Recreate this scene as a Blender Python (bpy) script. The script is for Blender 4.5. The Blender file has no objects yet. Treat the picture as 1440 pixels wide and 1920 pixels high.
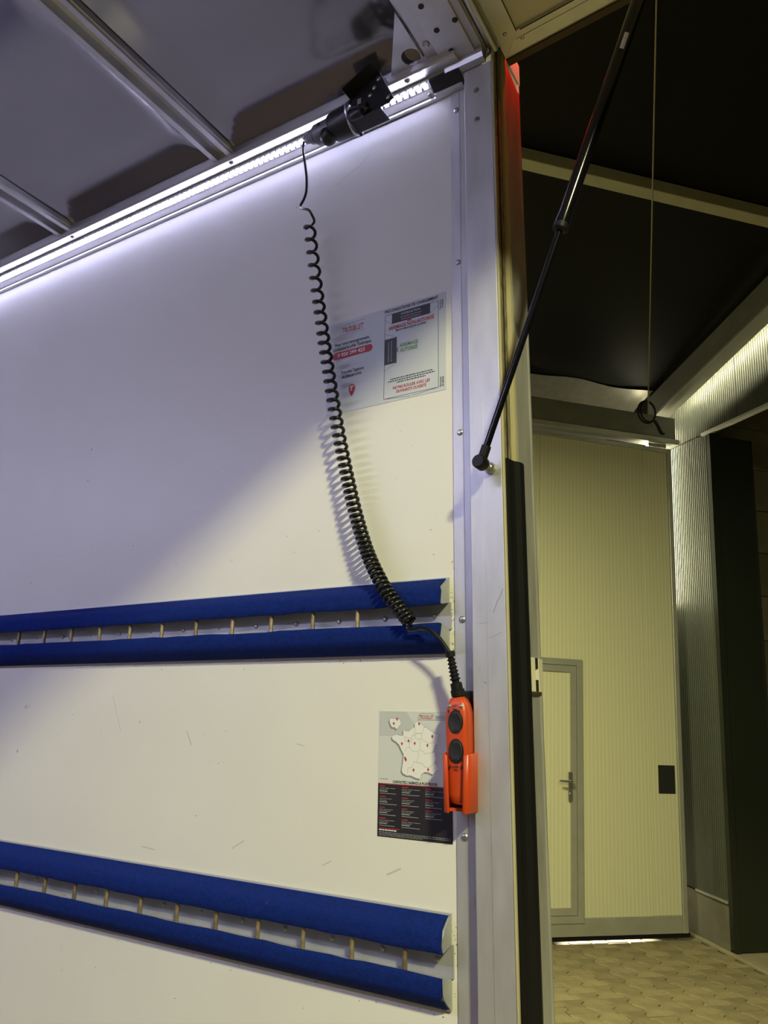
import bpy, bmesh, math, random
from mathutils import Vector, Matrix
random.seed(7)
PI = math.pi
scene = bpy.context.scene
C = scene.collection

# ------------------------------------------------------------------ camera, world, exposure
ZC = 1.95                                   # height of the camera above the yard
CAM = Vector((0.0, -1.2, ZC))               # truck wall is the plane y = 0, truck rear towards +x
RW = Matrix(((0.860442, 0.509292, 0.016166),
             (-0.119775, 0.232992, -0.965074),
             (-0.495271, 0.828454, 0.261476)))          # rows: camera right, down, forward
cam_data = bpy.data.cameras.new('camera')
cam_data.sensor_fit = 'HORIZONTAL'
cam_data.sensor_width = 36.0
cam_data.lens = 36.0 * 1390.0 / 1440.0
cam_data.clip_start = 0.02
cam = bpy.data.objects.new('camera', cam_data)
C.objects.link(cam)
r_, d_, f_ = RW[0], RW[1], RW[2]
cam.matrix_world = Matrix(((r_[0], -d_[0], -f_[0], CAM.x),
                           (r_[1], -d_[1], -f_[1], CAM.y),
                           (r_[2], -d_[2], -f_[2], CAM.z),
                           (0, 0, 0, 1)))
scene.camera = cam

world = bpy.data.worlds.new('night')
scene.world = world
world.use_nodes = True
world.node_tree.nodes['Background'].inputs[0].default_value = (0.55, 0.60, 0.75, 1)
world.node_tree.nodes['Background'].inputs[1].default_value = 0.004

scene.view_settings.view_transform = 'Standard'
scene.view_settings.look = 'None'
scene.view_settings.exposure = 0.15
scene.view_settings.gamma = 1.0
scene.view_settings.use_curve_mapping = False

scene.cycles.max_bounces = 7
scene.cycles.caustics_refractive = False
scene.cycles.caustics_reflective = False

HALL_LIGHT = (1.0, 0.965, 0.50)
LED_LIGHT = (0.67, 0.665, 1.0)
LED_POWER = 22.0             # emission of the strip's chips
LED_FAR_POWER = 215.0        # opposite wall strip, raised to fill the visible wall evenly
LAMP_POWER = 410.0          # yard lamp that shines into the truck
GATE_FILL_POWER = 215.0
BEHIND_LAMP_POWER = 19.0
RAFTER_FILL_POWER = 85.0
YARD_FILL_POWER = 60.0

# ------------------------------------------------------------------ frames
MT = Matrix.Translation((0, 0, ZC))         # truck frame (z measured from the eye)
MB = Matrix.Translation(CAM) @ Matrix(((0.699694, -0.712725, 0.049506, 0),
                                       (0.713959, 0.700089, -0.01176, 0),
                                       (-0.026277, 0.043574, 0.998705, 0),
                                       (0, 0, 0, 1)))    # hall frame: x along the gate, y towards it

# ------------------------------------------------------------------ materials
def mat(name, col, metal=0.0, rough=0.5, var=0.0, vscale=6.0, bump=0.0, bscale=40.0, stretch=None,
        spec=0.5, emit=None, estr=0.0, dirt=None, dscale=14.0, dlo=0.66, dhi=0.75, randv=0.0, rvar=0.0):
    m = bpy.data.materials.new(name)
    m.use_nodes = True
    nt = m.node_tree
    b = nt.nodes['Principled BSDF']
    b.inputs['Base Color'].default_value = (*col, 1)
    b.inputs['Metallic'].default_value = metal
    b.inputs['Roughness'].default_value = rough
    b.inputs['Specular IOR Level'].default_value = spec
    tc = nt.nodes.new('ShaderNodeTexCoord')
    mp = nt.nodes.new('ShaderNodeMapping')
    nt.links.new(tc.outputs['Object'], mp.inputs['Vector'])
    if stretch:
        mp.inputs['Scale'].default_value = stretch
    cur = None
    def noise(scale, detail=4.0):
        n = nt.nodes.new('ShaderNodeTexNoise')
        n.inputs['Scale'].default_value = scale
        n.inputs['Detail'].default_value = detail
        nt.links.new(mp.outputs['Vector'], n.inputs['Vector'])
        return n
    if var > 0:
        n = noise(vscale)
        rmp = nt.nodes.new('ShaderNodeValToRGB')
        rmp.color_ramp.elements[0].position = 0.3
        rmp.color_ramp.elements[1].position = 0.7
        rmp.color_ramp.elements[0].color = tuple(max(0, c * (1 - var)) for c in col) + (1,)
        rmp.color_ramp.elements[1].color = tuple(min(1, c * (1 + var)) for c in col) + (1,)
        nt.links.new(n.outputs['Fac'], rmp.inputs['Fac'])
        cur = rmp.outputs['Color']
        if rvar > 0:
            mr = nt.nodes.new('ShaderNodeMapRange')
            mr.inputs['To Min'].default_value = max(0.05, rough - rvar)
            mr.inputs['To Max'].default_value = rough + rvar
            nt.links.new(n.outputs['Fac'], mr.inputs['Value'])
            nt.links.new(mr.outputs['Result'], b.inputs['Roughness'])
    if dirt:
        n = noise(dscale, 6.0)
        rmp = nt.nodes.new('ShaderNodeValToRGB')
        rmp.color_ramp.elements[0].position = dlo
        rmp.color_ramp.elements[1].position = dhi
        rmp.color_ramp.elements[0].color = (0, 0, 0, 1)
        rmp.color_ramp.elements[1].color = (1, 1, 1, 1)
        nt.links.new(n.outputs['Fac'], rmp.inputs['Fac'])
        mx = nt.nodes.new('ShaderNodeMix')
        mx.data_type = 'RGBA'
        if cur is not None:
            nt.links.new(cur, mx.inputs[6])
        else:
            mx.inputs[6].default_value = (*col, 1)
        mx.inputs[7].default_value = (*dirt, 1)
        nt.links.new(rmp.outputs['Color'], mx.inputs[0])
        cur = mx.outputs[2]
    if randv > 0:
        oi = nt.nodes.new('ShaderNodeObjectInfo')
        mr = nt.nodes.new('ShaderNodeMapRange')
        mr.inputs['To Min'].default_value = 1 - randv
        mr.inputs['To Max'].default_value = 1 + randv
        nt.links.new(oi.outputs['Random'], mr.inputs['Value'])
        mx = nt.nodes.new('ShaderNodeVectorMath')
        mx.operation = 'SCALE'
        if cur is not None:
            nt.links.new(cur, mx.inputs[0])
        else:
            mx.inputs[0].default_value = col
        nt.links.new(mr.outputs['Result'], mx.inputs['Scale'])
        cur = mx.outputs['Vector']
    if cur is not None:
        nt.links.new(cur, b.inputs['Base Color'])
    if bump > 0:
        n = noise(bscale, 3.0)
        bp = nt.nodes.new('ShaderNodeBump')
        bp.inputs['Strength'].default_value = bump
        bp.inputs['Distance'].default_value = 0.002
        nt.links.new(n.outputs['Fac'], bp.inputs['Height'])
        nt.links.new(bp.outputs['Normal'], b.inputs['Normal'])
    if emit:
        b.inputs['Emission Color'].default_value = (*emit, 1)
        b.inputs['Emission Strength'].default_value = estr
    return m

M = {}
M['wall'] = mat('white_laminate', (0.80, 0.79, 0.76), 0, 0.38, var=0.03, vscale=2.5, dirt=(0.42, 0.40, 0.37), dscale=46, dlo=0.735, dhi=0.79, bump=0.03, bscale=6, rvar=0.06)
M['alu'] = mat('mill_aluminium', (0.62, 0.62, 0.64), 0.85, 0.42, var=0.10, vscale=14, stretch=(1, 1, 0.12), rvar=0.08, dirt=(0.35, 0.35, 0.36), dscale=60, dlo=0.72, dhi=0.78)
M['alu_x'] = mat('extruded_aluminium', (0.66, 0.66, 0.68), 0.85, 0.38, var=0.08, vscale=20, stretch=(0.1, 1, 1), rvar=0.06)
M['alu_post'] = mat('worn_aluminium_post', (0.60, 0.60, 0.63), 0.60, 0.46, var=0.10, vscale=30, stretch=(1, 1, 0.25), rvar=0.08, dirt=(0.30, 0.30, 0.32), dscale=55, dlo=0.71, dhi=0.78)
M['roof'] = mat('ceiling_sheet', (0.38, 0.37, 0.39), 0.90, 0.16, var=0.06, vscale=3, bump=0.35, bscale=2.6, rvar=0.05)
M['rail_web'] = mat('rail_aluminium', (0.47, 0.48, 0.52), 0.45, 0.45, var=0.08, vscale=30, stretch=(0.2, 1, 1), dirt=(0.30, 0.28, 0.26), dscale=70, dlo=0.70, dhi=0.77)
M['carpet'] = mat('blue_carpet', (0.005, 0.020, 0.165), 0, 0.95, var=0.22, vscale=160, bump=0.9, bscale=520, spec=0.15, dirt=(0.08, 0.13, 0.40), dscale=60, dlo=0.76, dhi=0.82)
M['rung'] = mat('zinc_plated_rung', (0.36, 0.29, 0.19), 0.7, 0.45, var=0.25, vscale=120, randv=0.25)
M['scuff'] = mat('grey_scuff', (0.60, 0.59, 0.57), 0, 0.5)
M['speck'] = mat('dirt_speck', (0.14, 0.13, 0.11), 0, 0.7)
M['screw'] = mat('steel_screw', (0.50, 0.50, 0.50), 0.9, 0.3, var=0.1, vscale=200)
M['dark'] = mat('dark_recess', (0.012, 0.012, 0.014), 0, 0.7)
M['black'] = mat('black_plastic', (0.012, 0.012, 0.015), 0, 0.42)
M['cord'] = mat('black_cord', (0.008, 0.008, 0.009), 0, 0.28)
M['rubber'] = mat('black_rubber', (0.008, 0.008, 0.010), 0, 0.5, spec=0.25, bump=0.1, bscale=30, stretch=(1, 1, 0.05))
M['greyplastic'] = mat('grey_plastic', (0.16, 0.16, 0.18), 0.2, 0.4)
M['orange'] = mat('orange_plastic', (0.56, 0.062, 0.012), 0, 0.36, bump=0.08, bscale=300)
M['button'] = mat('black_button', (0.010, 0.010, 0.011), 0, 0.55, bump=0.2, bscale=600)
M['ink'] = mat('black_ink', (0.015, 0.015, 0.022), 0, 0.5)
M['inkred'] = mat('red_ink', (0.42, 0.03, 0.045), 0, 0.5)
M['inkgreen'] = mat('green_ink', (0.09, 0.24, 0.07), 0, 0.5)
M['inkgrey'] = mat('grey_ink', (0.26, 0.27, 0.28), 0, 0.5)
M['inkpale'] = mat('pale_ink', (0.45, 0.48, 0.50), 0, 0.5)
M['paper'] = mat('sticker_vinyl', (0.60, 0.64, 0.70), 0, 0.32)
M['paper2'] = mat('sticker_vinyl_pale', (0.66, 0.69, 0.70), 0, 0.35)
M['papershade'] = mat('sticker_grey', (0.55, 0.58, 0.59), 0, 0.4)
M['white'] = mat('white_print', (0.85, 0.86, 0.86), 0, 0.4)
M['blackpanel'] = mat('dark_print', (0.022, 0.020, 0.026), 0, 0.35)
M['strut'] = mat('strut_black_enamel', (0.005, 0.005, 0.008), 0.0, 0.16, spec=0.35)
M['tag'] = mat('strut_label', (0.62, 0.58, 0.48), 0, 0.6, var=0.15, vscale=120)
M['foam'] = mat('worn_foam_seal', (0.20, 0.17, 0.11), 0, 0.9, var=0.6, vscale=150, stretch=(1, 1, 0.25), bump=0.8, bscale=260)
M['cream'] = mat('cream_edge_and_highlight', (0.46, 0.42, 0.28), 0, 0.6, var=0.1, vscale=30, stretch=(1, 1, 0.1))
M['hatchpanel'] = mat('hatch_laminate', (0.72, 0.69, 0.58), 0, 0.5, var=0.03, vscale=5)
M['redbrown'] = mat('hatch_edge_seal', (0.045, 0.018, 0.010), 0, 0.5)
M['gate'] = None
M['hallalu'] = mat('gate_aluminium', (0.50, 0.50, 0.47), 0.55, 0.45, var=0.06, vscale=8)
M['steelbeam'] = mat('galvanised_beam', (0.21, 0.205, 0.175), 0.3, 0.55, var=0.1, vscale=6)
M['purlin'] = mat('painted_purlin', (0.34, 0.32, 0.22), 0.1, 0.6, var=0.06, vscale=6)
M['tarp'] = mat('black_roof_sheet', (0.0045, 0.0045, 0.0038), 0, 0.6, var=0.12, vscale=1.6, bump=0.5, bscale=1.3, spec=0.2)
M['foil'] = mat('crumpled_foil', (0.32, 0.31, 0.27), 0.5, 0.42, var=0.1, vscale=12)
M['ribwall'] = mat('ribbed_sheet', (0.095, 0.105, 0.088), 0.35, 0.42, var=0.04, vscale=5)
M['concrete'] = mat('concrete_plinth', (0.17, 0.16, 0.13), 0, 0.85, var=0.2, vscale=6, bump=0.4, bscale=60)
M['paver'] = mat('concrete_paver', (0.27, 0.225, 0.135), 0, 0.85, var=0.22, vscale=7, bump=0.5, bscale=90, randv=0.16, dirt=(0.07, 0.055, 0.03), dscale=24, dlo=0.68, dhi=0.76)
M['joint'] = mat('sand_joint', (0.11, 0.088, 0.05), 0, 0.95, var=0.2, vscale=20)
M['slab'] = mat('pale_concrete_floor', (0.34, 0.30, 0.20), 0, 0.85, var=0.15, vscale=5)
M['darkgreen'] = mat('dark_green_sheet', (0.020, 0.024, 0.018), 0.0, 0.28, var=0.12, vscale=1.2)
M['plank'] = mat('olive_board', (0.20, 0.18, 0.12), 0, 0.6, var=0.15, vscale=6, randv=0.2)
M['trailer_floor'] = mat('plywood_floor', (0.10, 0.07, 0.045), 0, 0.7, var=0.2, vscale=8)
M['led'] = mat('led_chip', (0.9, 0.9, 1.0), 0, 0.4, emit=LED_LIGHT, estr=LED_POWER)
M['reflector'] = mat('white_reflector', (0.86, 0.86, 0.88), 0, 0.35)
M['led_side'] = mat('led_chip_side', (0.9, 0.9, 1.0), 0, 0.4, emit=LED_LIGHT, estr=LED_POWER * 6)
M['led_far'] = mat('led_chip_far', (0.9, 0.9, 1.0), 0, 0.4, emit=LED_LIGHT, estr=LED_FAR_POWER)
M['lampglow'] = mat('lamp_tube', (0.9, 0.9, 0.85), 0, 0.4, emit=(1.0, 0.92, 0.62), estr=18.0)
M['redlens'] = mat('red_lens', (0.6, 0.01, 0.01), 0, 0.2, emit=(1.0, 0.01, 0.008), estr=6.0)
M['cable'] = mat('steel_wire', (0.30, 0.28, 0.20), 0.3, 0.5)

def gate_material():
    m = mat('micro_lined_sheet', (0.66, 0.64, 0.47), 0, 0.42)
    nt = m.node_tree
    b = nt.nodes['Principled BSDF']
    tc = nt.nodes.new('ShaderNodeTexCoord')
    sp = nt.nodes.new('ShaderNodeSeparateXYZ')
    nt.links.new(tc.outputs['Object'], sp.inputs['Vector'])
    ml = nt.nodes.new('ShaderNodeMath'); ml.operation = 'MULTIPLY'; ml.inputs[1].default_value = 2 * PI / 0.036
    nt.links.new(sp.outputs['X'], ml.inputs[0])
    sn = nt.nodes.new('ShaderNodeMath'); sn.operation = 'SINE'
    nt.links.new(ml.outputs[0], sn.inputs[0])
    bp = nt.nodes.new('ShaderNodeBump')
    bp.inputs['Strength'].default_value = 0.2
    bp.inputs['Distance'].default_value = 0.0012
    nt.links.new(sn.outputs[0], bp.inputs['Height'])
    nt.links.new(bp.outputs['Normal'], b.inputs['Normal'])
    rp = nt.nodes.new('ShaderNodeValToRGB')
    rp.color_ramp.elements[0].position = 0.35; rp.color_ramp.elements[0].color = (0.63, 0.615, 0.45, 1)
    rp.color_ramp.elements[1].position = 0.95; rp.color_ramp.elements[1].color = (0.69, 0.675, 0.505, 1)
    mr = nt.nodes.new('ShaderNodeMapRange'); mr.inputs['From Min'].default_value = -1
    nt.links.new(sn.outputs[0], mr.inputs['Value'])
    nt.links.new(mr.outputs['Result'], rp.inputs['Fac'])
    nt.links.new(rp.outputs['Color'], b.inputs['Base Color'])
    return m
M['gate'] = gate_material()

# ------------------------------------------------------------------ mesh helpers
def new():
    return bmesh.new()

def box(bm, x0, x1, y0, y1, z0, z1):
    v = [bm.verts.new((x, y, z)) for z in (z0, z1) for y in (y0, y1) for x in (x0, x1)]
    for f in ((0, 2, 3, 1), (4, 5, 7, 6), (0, 1, 5, 4), (2, 6, 7, 3), (0, 4, 6, 2), (1, 3, 7, 5)):
        bm.faces.new([v[i] for i in f])
    return bm

def bx(x0, x1, y0, y1, z0, z1, bev=0.0, seg=1):
    bm = box(new(), x0, x1, y0, y1, z0, z1)
    if bev > 0:
        bmesh.ops.bevel(bm, geom=list(bm.edges), offset=bev, segments=seg, affect='EDGES', profile=0.5)
    return bm

def prism(bm, pts, fn0, fn1):
    """closed 2D outline pts; fn0/fn1 turn (a, b) into the two ends' 3D points"""
    a = [bm.verts.new(fn0(*p)) for p in pts]
    b = [bm.verts.new(fn1(*p)) for p in pts]
    n = len(pts)
    bm.faces.new(a)
    bm.faces.new(b[::-1])
    for i in range(n):
        bm.faces.new((a[i], b[i], b[(i + 1) % n], a[(i + 1) % n]))
    bmesh.ops.recalc_face_normals(bm, faces=bm.faces)
    return bm

def prism_x(pts, x0, x1, bm=None):           # outline in (y, z)
    return prism(bm or new(), pts, lambda y, z: (x0, y, z), lambda y, z: (x1, y, z))

def prism_y(pts, y0, y1, bm=None):           # outline in (x, z)
    return prism(bm or new(), pts, lambda x, z: (x, y0, z), lambda x, z: (x, y1, z))

def prism_z(pts, z0, z1, bm=None):           # outline in (x, y)
    return prism(bm or new(), pts, lambda x, y: (x, y, z0), lambda x, y: (x, y, z1))

def frame_of(t):
    t = t.normalized()
    a = Vector((0, 0, 1)) if abs(t.z) < 0.9 else Vector((1, 0, 0))
    u = t.cross(a).normalized()
    return u, t.cross(u).normalized()

def lathe(bm, p0, p1, prof, seg=20):
    """prof: (fraction along p0->p1, radius)"""
    p0, p1 = Vector(p0), Vector(p1)
    u, w = frame_of(p1 - p0)
    rings = []
    for t, r in prof:
        c = p0.lerp(p1, t)
        rings.append([bm.verts.new(c + (u * math.cos(2 * PI * k / seg) + w * math.sin(2 * PI * k / seg)) * max(r, 1e-5)) for k in range(seg)])
    for a, b in zip(rings, rings[1:]):
        for k in range(seg):
            bm.faces.new((a[k], a[(k + 1) % seg], b[(k + 1) % seg], b[k]))
    bm.faces.new(rings[0][::-1])
    bm.faces.new(rings[-1])
    bmesh.ops.recalc_face_normals(bm, faces=bm.faces)
    return bm

def cyl(p0, p1, r, seg=16, bm=None):
    return lathe(bm or new(), p0, p1, [(0, r), (1, r)], seg)

def tube(bm, pts, r, seg=8):
    pts = [Vector(p) for p in pts]
    n = len(pts)
    prev = None
    rings = []
    for i, p in enumerate(pts):
        t = (pts[min(i + 1, n - 1)] - pts[max(i - 1, 0)]).normalized()
        if prev is None:
            u, w = frame_of(t)
        else:
            u = (prev - t * prev.dot(t)).normalized()
            w = t.cross(u)
        prev = u
        rings.append([bm.verts.new(p + (u * math.cos(2 * PI * k / seg) + w * math.sin(2 * PI * k / seg)) * r) for k in range(seg)])
    for a, b in zip(rings, rings[1:]):
        for k in range(seg):
            bm.faces.new((a[k], a[(k + 1) % seg], b[(k + 1) % seg], b[k]))
    bm.faces.new(rings[0][::-1])
    bm.faces.new(rings[-1])
    bmesh.ops.recalc_face_normals(bm, faces=bm.faces)
    return bm

def smooth_path(pts, n=8):
    """Catmull-Rom"""
    P = [Vector(p) for p in pts]
    P = [P[0] * 2 - P[1]] + P + [P[-1] * 2 - P[-2]]
    out = []
    for i in range(1, len(P) - 2):
        for k in range(n):
            t = k / n
            a, b, c, d = P[i - 1], P[i], P[i + 1], P[i + 2]
            out.append(0.5 * ((2 * b) + (c - a) * t + (2 * a - 5 * b + 4 * c - d) * t * t + (3 * b - a - 3 * c + d) * t ** 3))
    out.append(P[-2])
    return out

ORG = {}
FRM = {}
def link(o, frame, origin, parent):
    C.objects.link(o)
    if parent is None:
        o.matrix_world = frame @ Matrix.Translation(origin)
    else:
        o.parent = parent
        o.location = origin - ORG[parent.name]
    ORG[o.name] = origin.copy()
    FRM[o.name] = frame

def obj(name, bm, m, parent=None, frame=None, smooth=False, autosmooth=None):
    frame = FRM[parent.name] if parent is not None else (frame or MT)
    xs = [v.co.x for v in bm.verts]; ys = [v.co.y for v in bm.verts]; zs = [v.co.z for v in bm.verts]
    org = Vector(((min(xs) + max(xs)) / 2, (min(ys) + max(ys)) / 2, min(zs)))
    for v in bm.verts:
        v.co -= org
    me = bpy.data.meshes.new(name)
    if smooth:
        for f in bm.faces:
            f.smooth = True
        lim = math.radians(autosmooth or 40)
        for e in bm.edges:
            if len(e.link_faces) == 2 and e.calc_face_angle(0) > lim:
                e.smooth = False
    bm.to_mesh(me)
    bm.free()
    me.materials.append(M[m] if isinstance(m, str) else m)
    o = bpy.data.objects.new(name, me)
    link(o, frame, org, parent)
    return o

def put(name, mesh, loc, parent, rot=None, scale=None):
    """another object on shared mesh data, loc in the frame of its parent"""
    o = bpy.data.objects.new(name, mesh)
    link(o, FRM[parent.name], Vector(loc), parent)
    if rot:
        o.rotation_euler = rot
    if scale:
        o.scale = scale
    return o

def tag(o, label=None, cat=None, group=None, kind=None):
    if label: o['label'] = label
    if cat: o['category'] = cat
    if group: o['group'] = group
    if kind: o['kind'] = kind
    return o

def thing(name, label, cat, origin, group=None, frame=None, kind=None):
    o = bpy.data.objects.new(name, None)
    o.empty_display_size = 0.05
    link(o, frame or MT, Vector(origin), None)
    return tag(o, label, cat, group, kind)

def mesh_of(name, bm, m, smooth=False):
    me = bpy.data.meshes.new(name)
    if smooth:
        for f in bm.faces:
            f.smooth = True
        for e in bm.edges:
            if len(e.link_faces) == 2 and e.calc_face_angle(0) > math.radians(40):
                e.smooth = False
    bm.to_mesh(me); bm.free()
    me.materials.append(M[m])
    return me

def screw_mesh(name, r, h, axis, m='screw'):
    """pan-head screw with a cross recess, its seat at the origin, head along axis"""
    a = Vector(axis)
    bm = lathe(new(), (0, 0, 0), a * h, [(0, r), (0.35, r), (0.75, r * 0.8), (1.0, r * 0.45)], 14)
    u, w = frame_of(a)
    for p, q in ((u, w), (w, u)):
        vs = [bm.verts.new(a * (h * 1.02) + p * (s * r * 0.5) + q * (t * r * 0.09)) for s, t in ((-1, -1), (1, -1), (1, 1), (-1, 1))]
        bm.faces.new(vs)
    return mesh_of(name, bm, m, True)

FACE_IN = (0, -1, 0)

# =================================================================== TRUCK BODY (setting)
XR = -0.458             # rear edge of the corner post
LEN = -4.6              # front end of the load box
CEIL = 1.362
FLOOR = -0.92
W = -2.20               # opposite wall

wall_r = tag(obj('wall_right', bx(LEN, -0.50, 0.0, 0.03, FLOOR, 1.40), 'wall'), 'white laminate side wall of the truck box behind the blue rails', 'wall', kind='structure')
tag(obj('wall_left', bx(LEN, -0.50, W - 0.03, W, FLOOR, 1.40), 'wall'), 'white side wall of the truck box opposite the blue rails', 'wall', kind='structure')
tag(obj('wall_front', bx(LEN - 0.03, LEN, W, 0.0, FLOOR, 1.40), 'wall'), 'white front bulkhead of the truck box', 'wall', kind='structure')
tag(obj('floor', bx(LEN, XR, W, 0.0, FLOOR - 0.03, FLOOR), 'trailer_floor'), 'dark plywood load floor of the truck box', 'floor', kind='structure')

def mark(bm, pts, w, y):
    for (x0, z0), (x1, z1) in zip(pts, pts[1:]):
        d = Vector((x1 - x0, z1 - z0)).normalized() * w * 0.5
        n = Vector((-d.y, d.x))
        bm.faces.new([bm.verts.new((px, y, pz)) for px, pz in ((x0 + n.x, z0 + n.y), (x1 + n.x, z1 + n.y), (x1 - n.x, z1 - n.y), (x0 - n.x, z0 - n.y))])
    bmesh.ops.recalc_face_normals(bm, faces=bm.faces)
    return bm
rng = random.Random(5)
bm = new()
for pts, w in (([(-1.195, -0.045), (-1.180, -0.072)], 0.003), ([(-0.835, -0.268), (-0.815, -0.258)], 0.002), ([(-0.700, -0.268), (-0.672, -0.255)], 0.003),
               ([(-0.905, -0.060), (-0.885, -0.064)], 0.0015), ([(-1.44, 0.03), (-1.40, -0.05)], 0.0012), ([(-1.05, -0.26), (-1.02, -0.243)], 0.002), ([(-1.30, -0.28), (-1.26, -0.283)], 0.002),
               ([(-0.868, 1.185), (-0.800, 1.215), (-0.770, 1.235)], 0.0012)):
    mark(bm, pts, w, -0.0003)
obj('scuff', bm, M['scuff'], wall_r)
bm = new()
for k in range(150):
    zone = rng.random()
    if zone < 0.40:
        x, z = rng.gauss(-0.5705, 0.003), rng.choice((rng.uniform(0.08, 0.27), rng.uniform(-0.47, -0.30)))
    elif zone < 0.7:
        x, z = rng.uniform(-1.6, -0.57), rng.choice((0.098, -0.452)) - abs(rng.gauss(0, 0.008))
    else:
        x, z = rng.uniform(-1.9, -0.6), rng.uniform(-0.55, 0.6)
    a = rng.uniform(0, PI); L = rng.uniform(0.0008, 0.0035)
    mark(bm, [(x, z), (x + L * math.cos(a), z + L * math.sin(a))], rng.uniform(0.0006, 0.0016), -0.0003)
tag(obj('dirt_specks', bm, M['speck'], wall_r), kind='stuff')

# ceiling: one sheet per bay, edges dished up to bows and cornice
ceil = thing('ceiling', 'brushed grey metal roof sheets of the truck box', 'ceiling', (-2.5, -1.1, CEIL), kind='structure')
BOWS = [(-1.189, -1.126), (-1.799, -1.736), (-2.409, -2.346), (-3.019, -2.956), (-3.629, -3.566), (-4.239, -4.176)]
def sheet(x0, x1):
    bm = new()
    y0, y1 = W + 0.0775, -0.0775
    nx, ny = 26, 60
    g = []
    for i in range(nx + 1):
        row = []
        for j in range(ny + 1):
            a, b = i / nx, j / ny
            a = 0.5 - 0.5 * math.cos(PI * a)
            b = 0.5 - 0.5 * math.cos(PI * b)
            x, y = x0 + (x1 - x0) * a, y0 + (y1 - y0) * b
            dx = min(x - x0, x1 - x); dy = min(y - y0, y1 - y)
            def lip(d, wd, h):
                if d > wd: return 0.0
                t = 1 - d / wd
                return h * ((t - 0.125) if t > 0.25 else 2.0 * t * t) / 0.875
            z = CEIL + 0.014 - max(lip(dx, 0.065, 0.021), lip(dy, 0.085, 0.028))
            row.append(bm.verts.new((x, y, z)))
        g.append(row)
    for i in range(nx):
        for j in range(ny):
            bm.faces.new((g[i][j], g[i][j + 1], g[i + 1][j + 1], g[i + 1][j]))
    r = bmesh.ops.extrude_face_region(bm, geom=list(bm.faces))
    for v in [e for e in r['geom'] if isinstance(e, bmesh.types.BMVert)]:
        v.co.z = CEIL + 0.035
    bmesh.ops.recalc_face_normals(bm, faces=bm.faces)
    return bm
obj('roof_skin', bx(LEN, -0.47, W - 0.05, 0.054, 1.402, 1.425), 'alu_post', ceil)
xs = [-0.575] + [x for b in BOWS for x in (b[1], b[0])] + [LEN]
for k in range(0, len(xs), 2):
    obj('ceiling_panel', sheet(xs[k + 1] + 0.002, xs[k] - 0.002), 'roof', ceil, smooth=True)
for (x0, x1) in BOWS:
    o = [(x0, 1.331), (x0 + 0.014, 1.331), (x0 + 0.0165, 1.352), (x1 - 0.0205, 1.352), (x1 - 0.018, 1.331), (x1 - 0.004, 1.331),
         (x1 - 0.003, 1.338), (x1, 1.338), (x1, 1.3535), (x0, 1.3535)]
    b = obj('roof_bow', prism_y(o, W + 0.07, -0.076), 'alu_x', ceil)

# ------------------------------------------------------------------ rear header with its flanges
hdr = thing('roof_header', 'aluminium rear roof header with drilled holes above the light strip', 'header', (-0.52, -1.0, 1.33), kind='structure')
plate = [(-0.557, 1.331), (-0.486, 1.331), (-0.486, 1.336), (-0.490, 1.40), (-0.553, 1.40), (-0.557, 1.336)]
obj('header_plate', prism_y(plate, W + 0.05, -0.052), 'alu', hdr)
obj('inner_flange', prism_y([(-0.589, 1.345), (-0.584, 1.340), (-0.561, 1.340), (-0.5575, 1.345), (-0.5575, 1.37), (-0.589, 1.37)], W + 0.05, -0.067), 'alu', hdr)
obj('outer_flange', prism_y([(-0.4855, 1.337), (-0.470, 1.337), (-0.466, 1.342), (-0.466, 1.40), (-0.4855, 1.40)], W + 0.05, -0.030), 'alu', hdr)
obj('end_plate', prism_x([(-0.0515, 1.40), (-0.0515, 1.322), (-0.047, 1.313), (-0.030, 1.313), (-0.030, 1.40)], -0.557, -0.470), 'alu', hdr)
obj('hinge_tube', cyl((-0.455, W + 0.05, 1.350), (-0.455, -0.020, 1.350), 0.011, 16), 'alu', hdr, smooth=True)
hole = mesh_of('hole', lathe(new(), (0, 0, 0), (0, 0, -0.0012), [(0, 0.0062), (1, 0.0058)], 16), 'dark', True)
for (x, y) in ((-0.536, -0.195), (-0.491, -0.136), (-0.533, -0.133), (-0.528, -0.075), (-0.536, -0.32), (-0.491, -0.26), (-0.536, -0.45)):
    put('hole', hole, (x, y, 1.3312), hdr)
bolt_up = screw_mesh('bolt', 0.0075, 0.005, (0, 0, -1))
put('bolt', bolt_up, (-0.570, -0.108, 1.340), hdr)
put('bolt', bolt_up, (-0.570, -0.30, 1.340), hdr)

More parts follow.
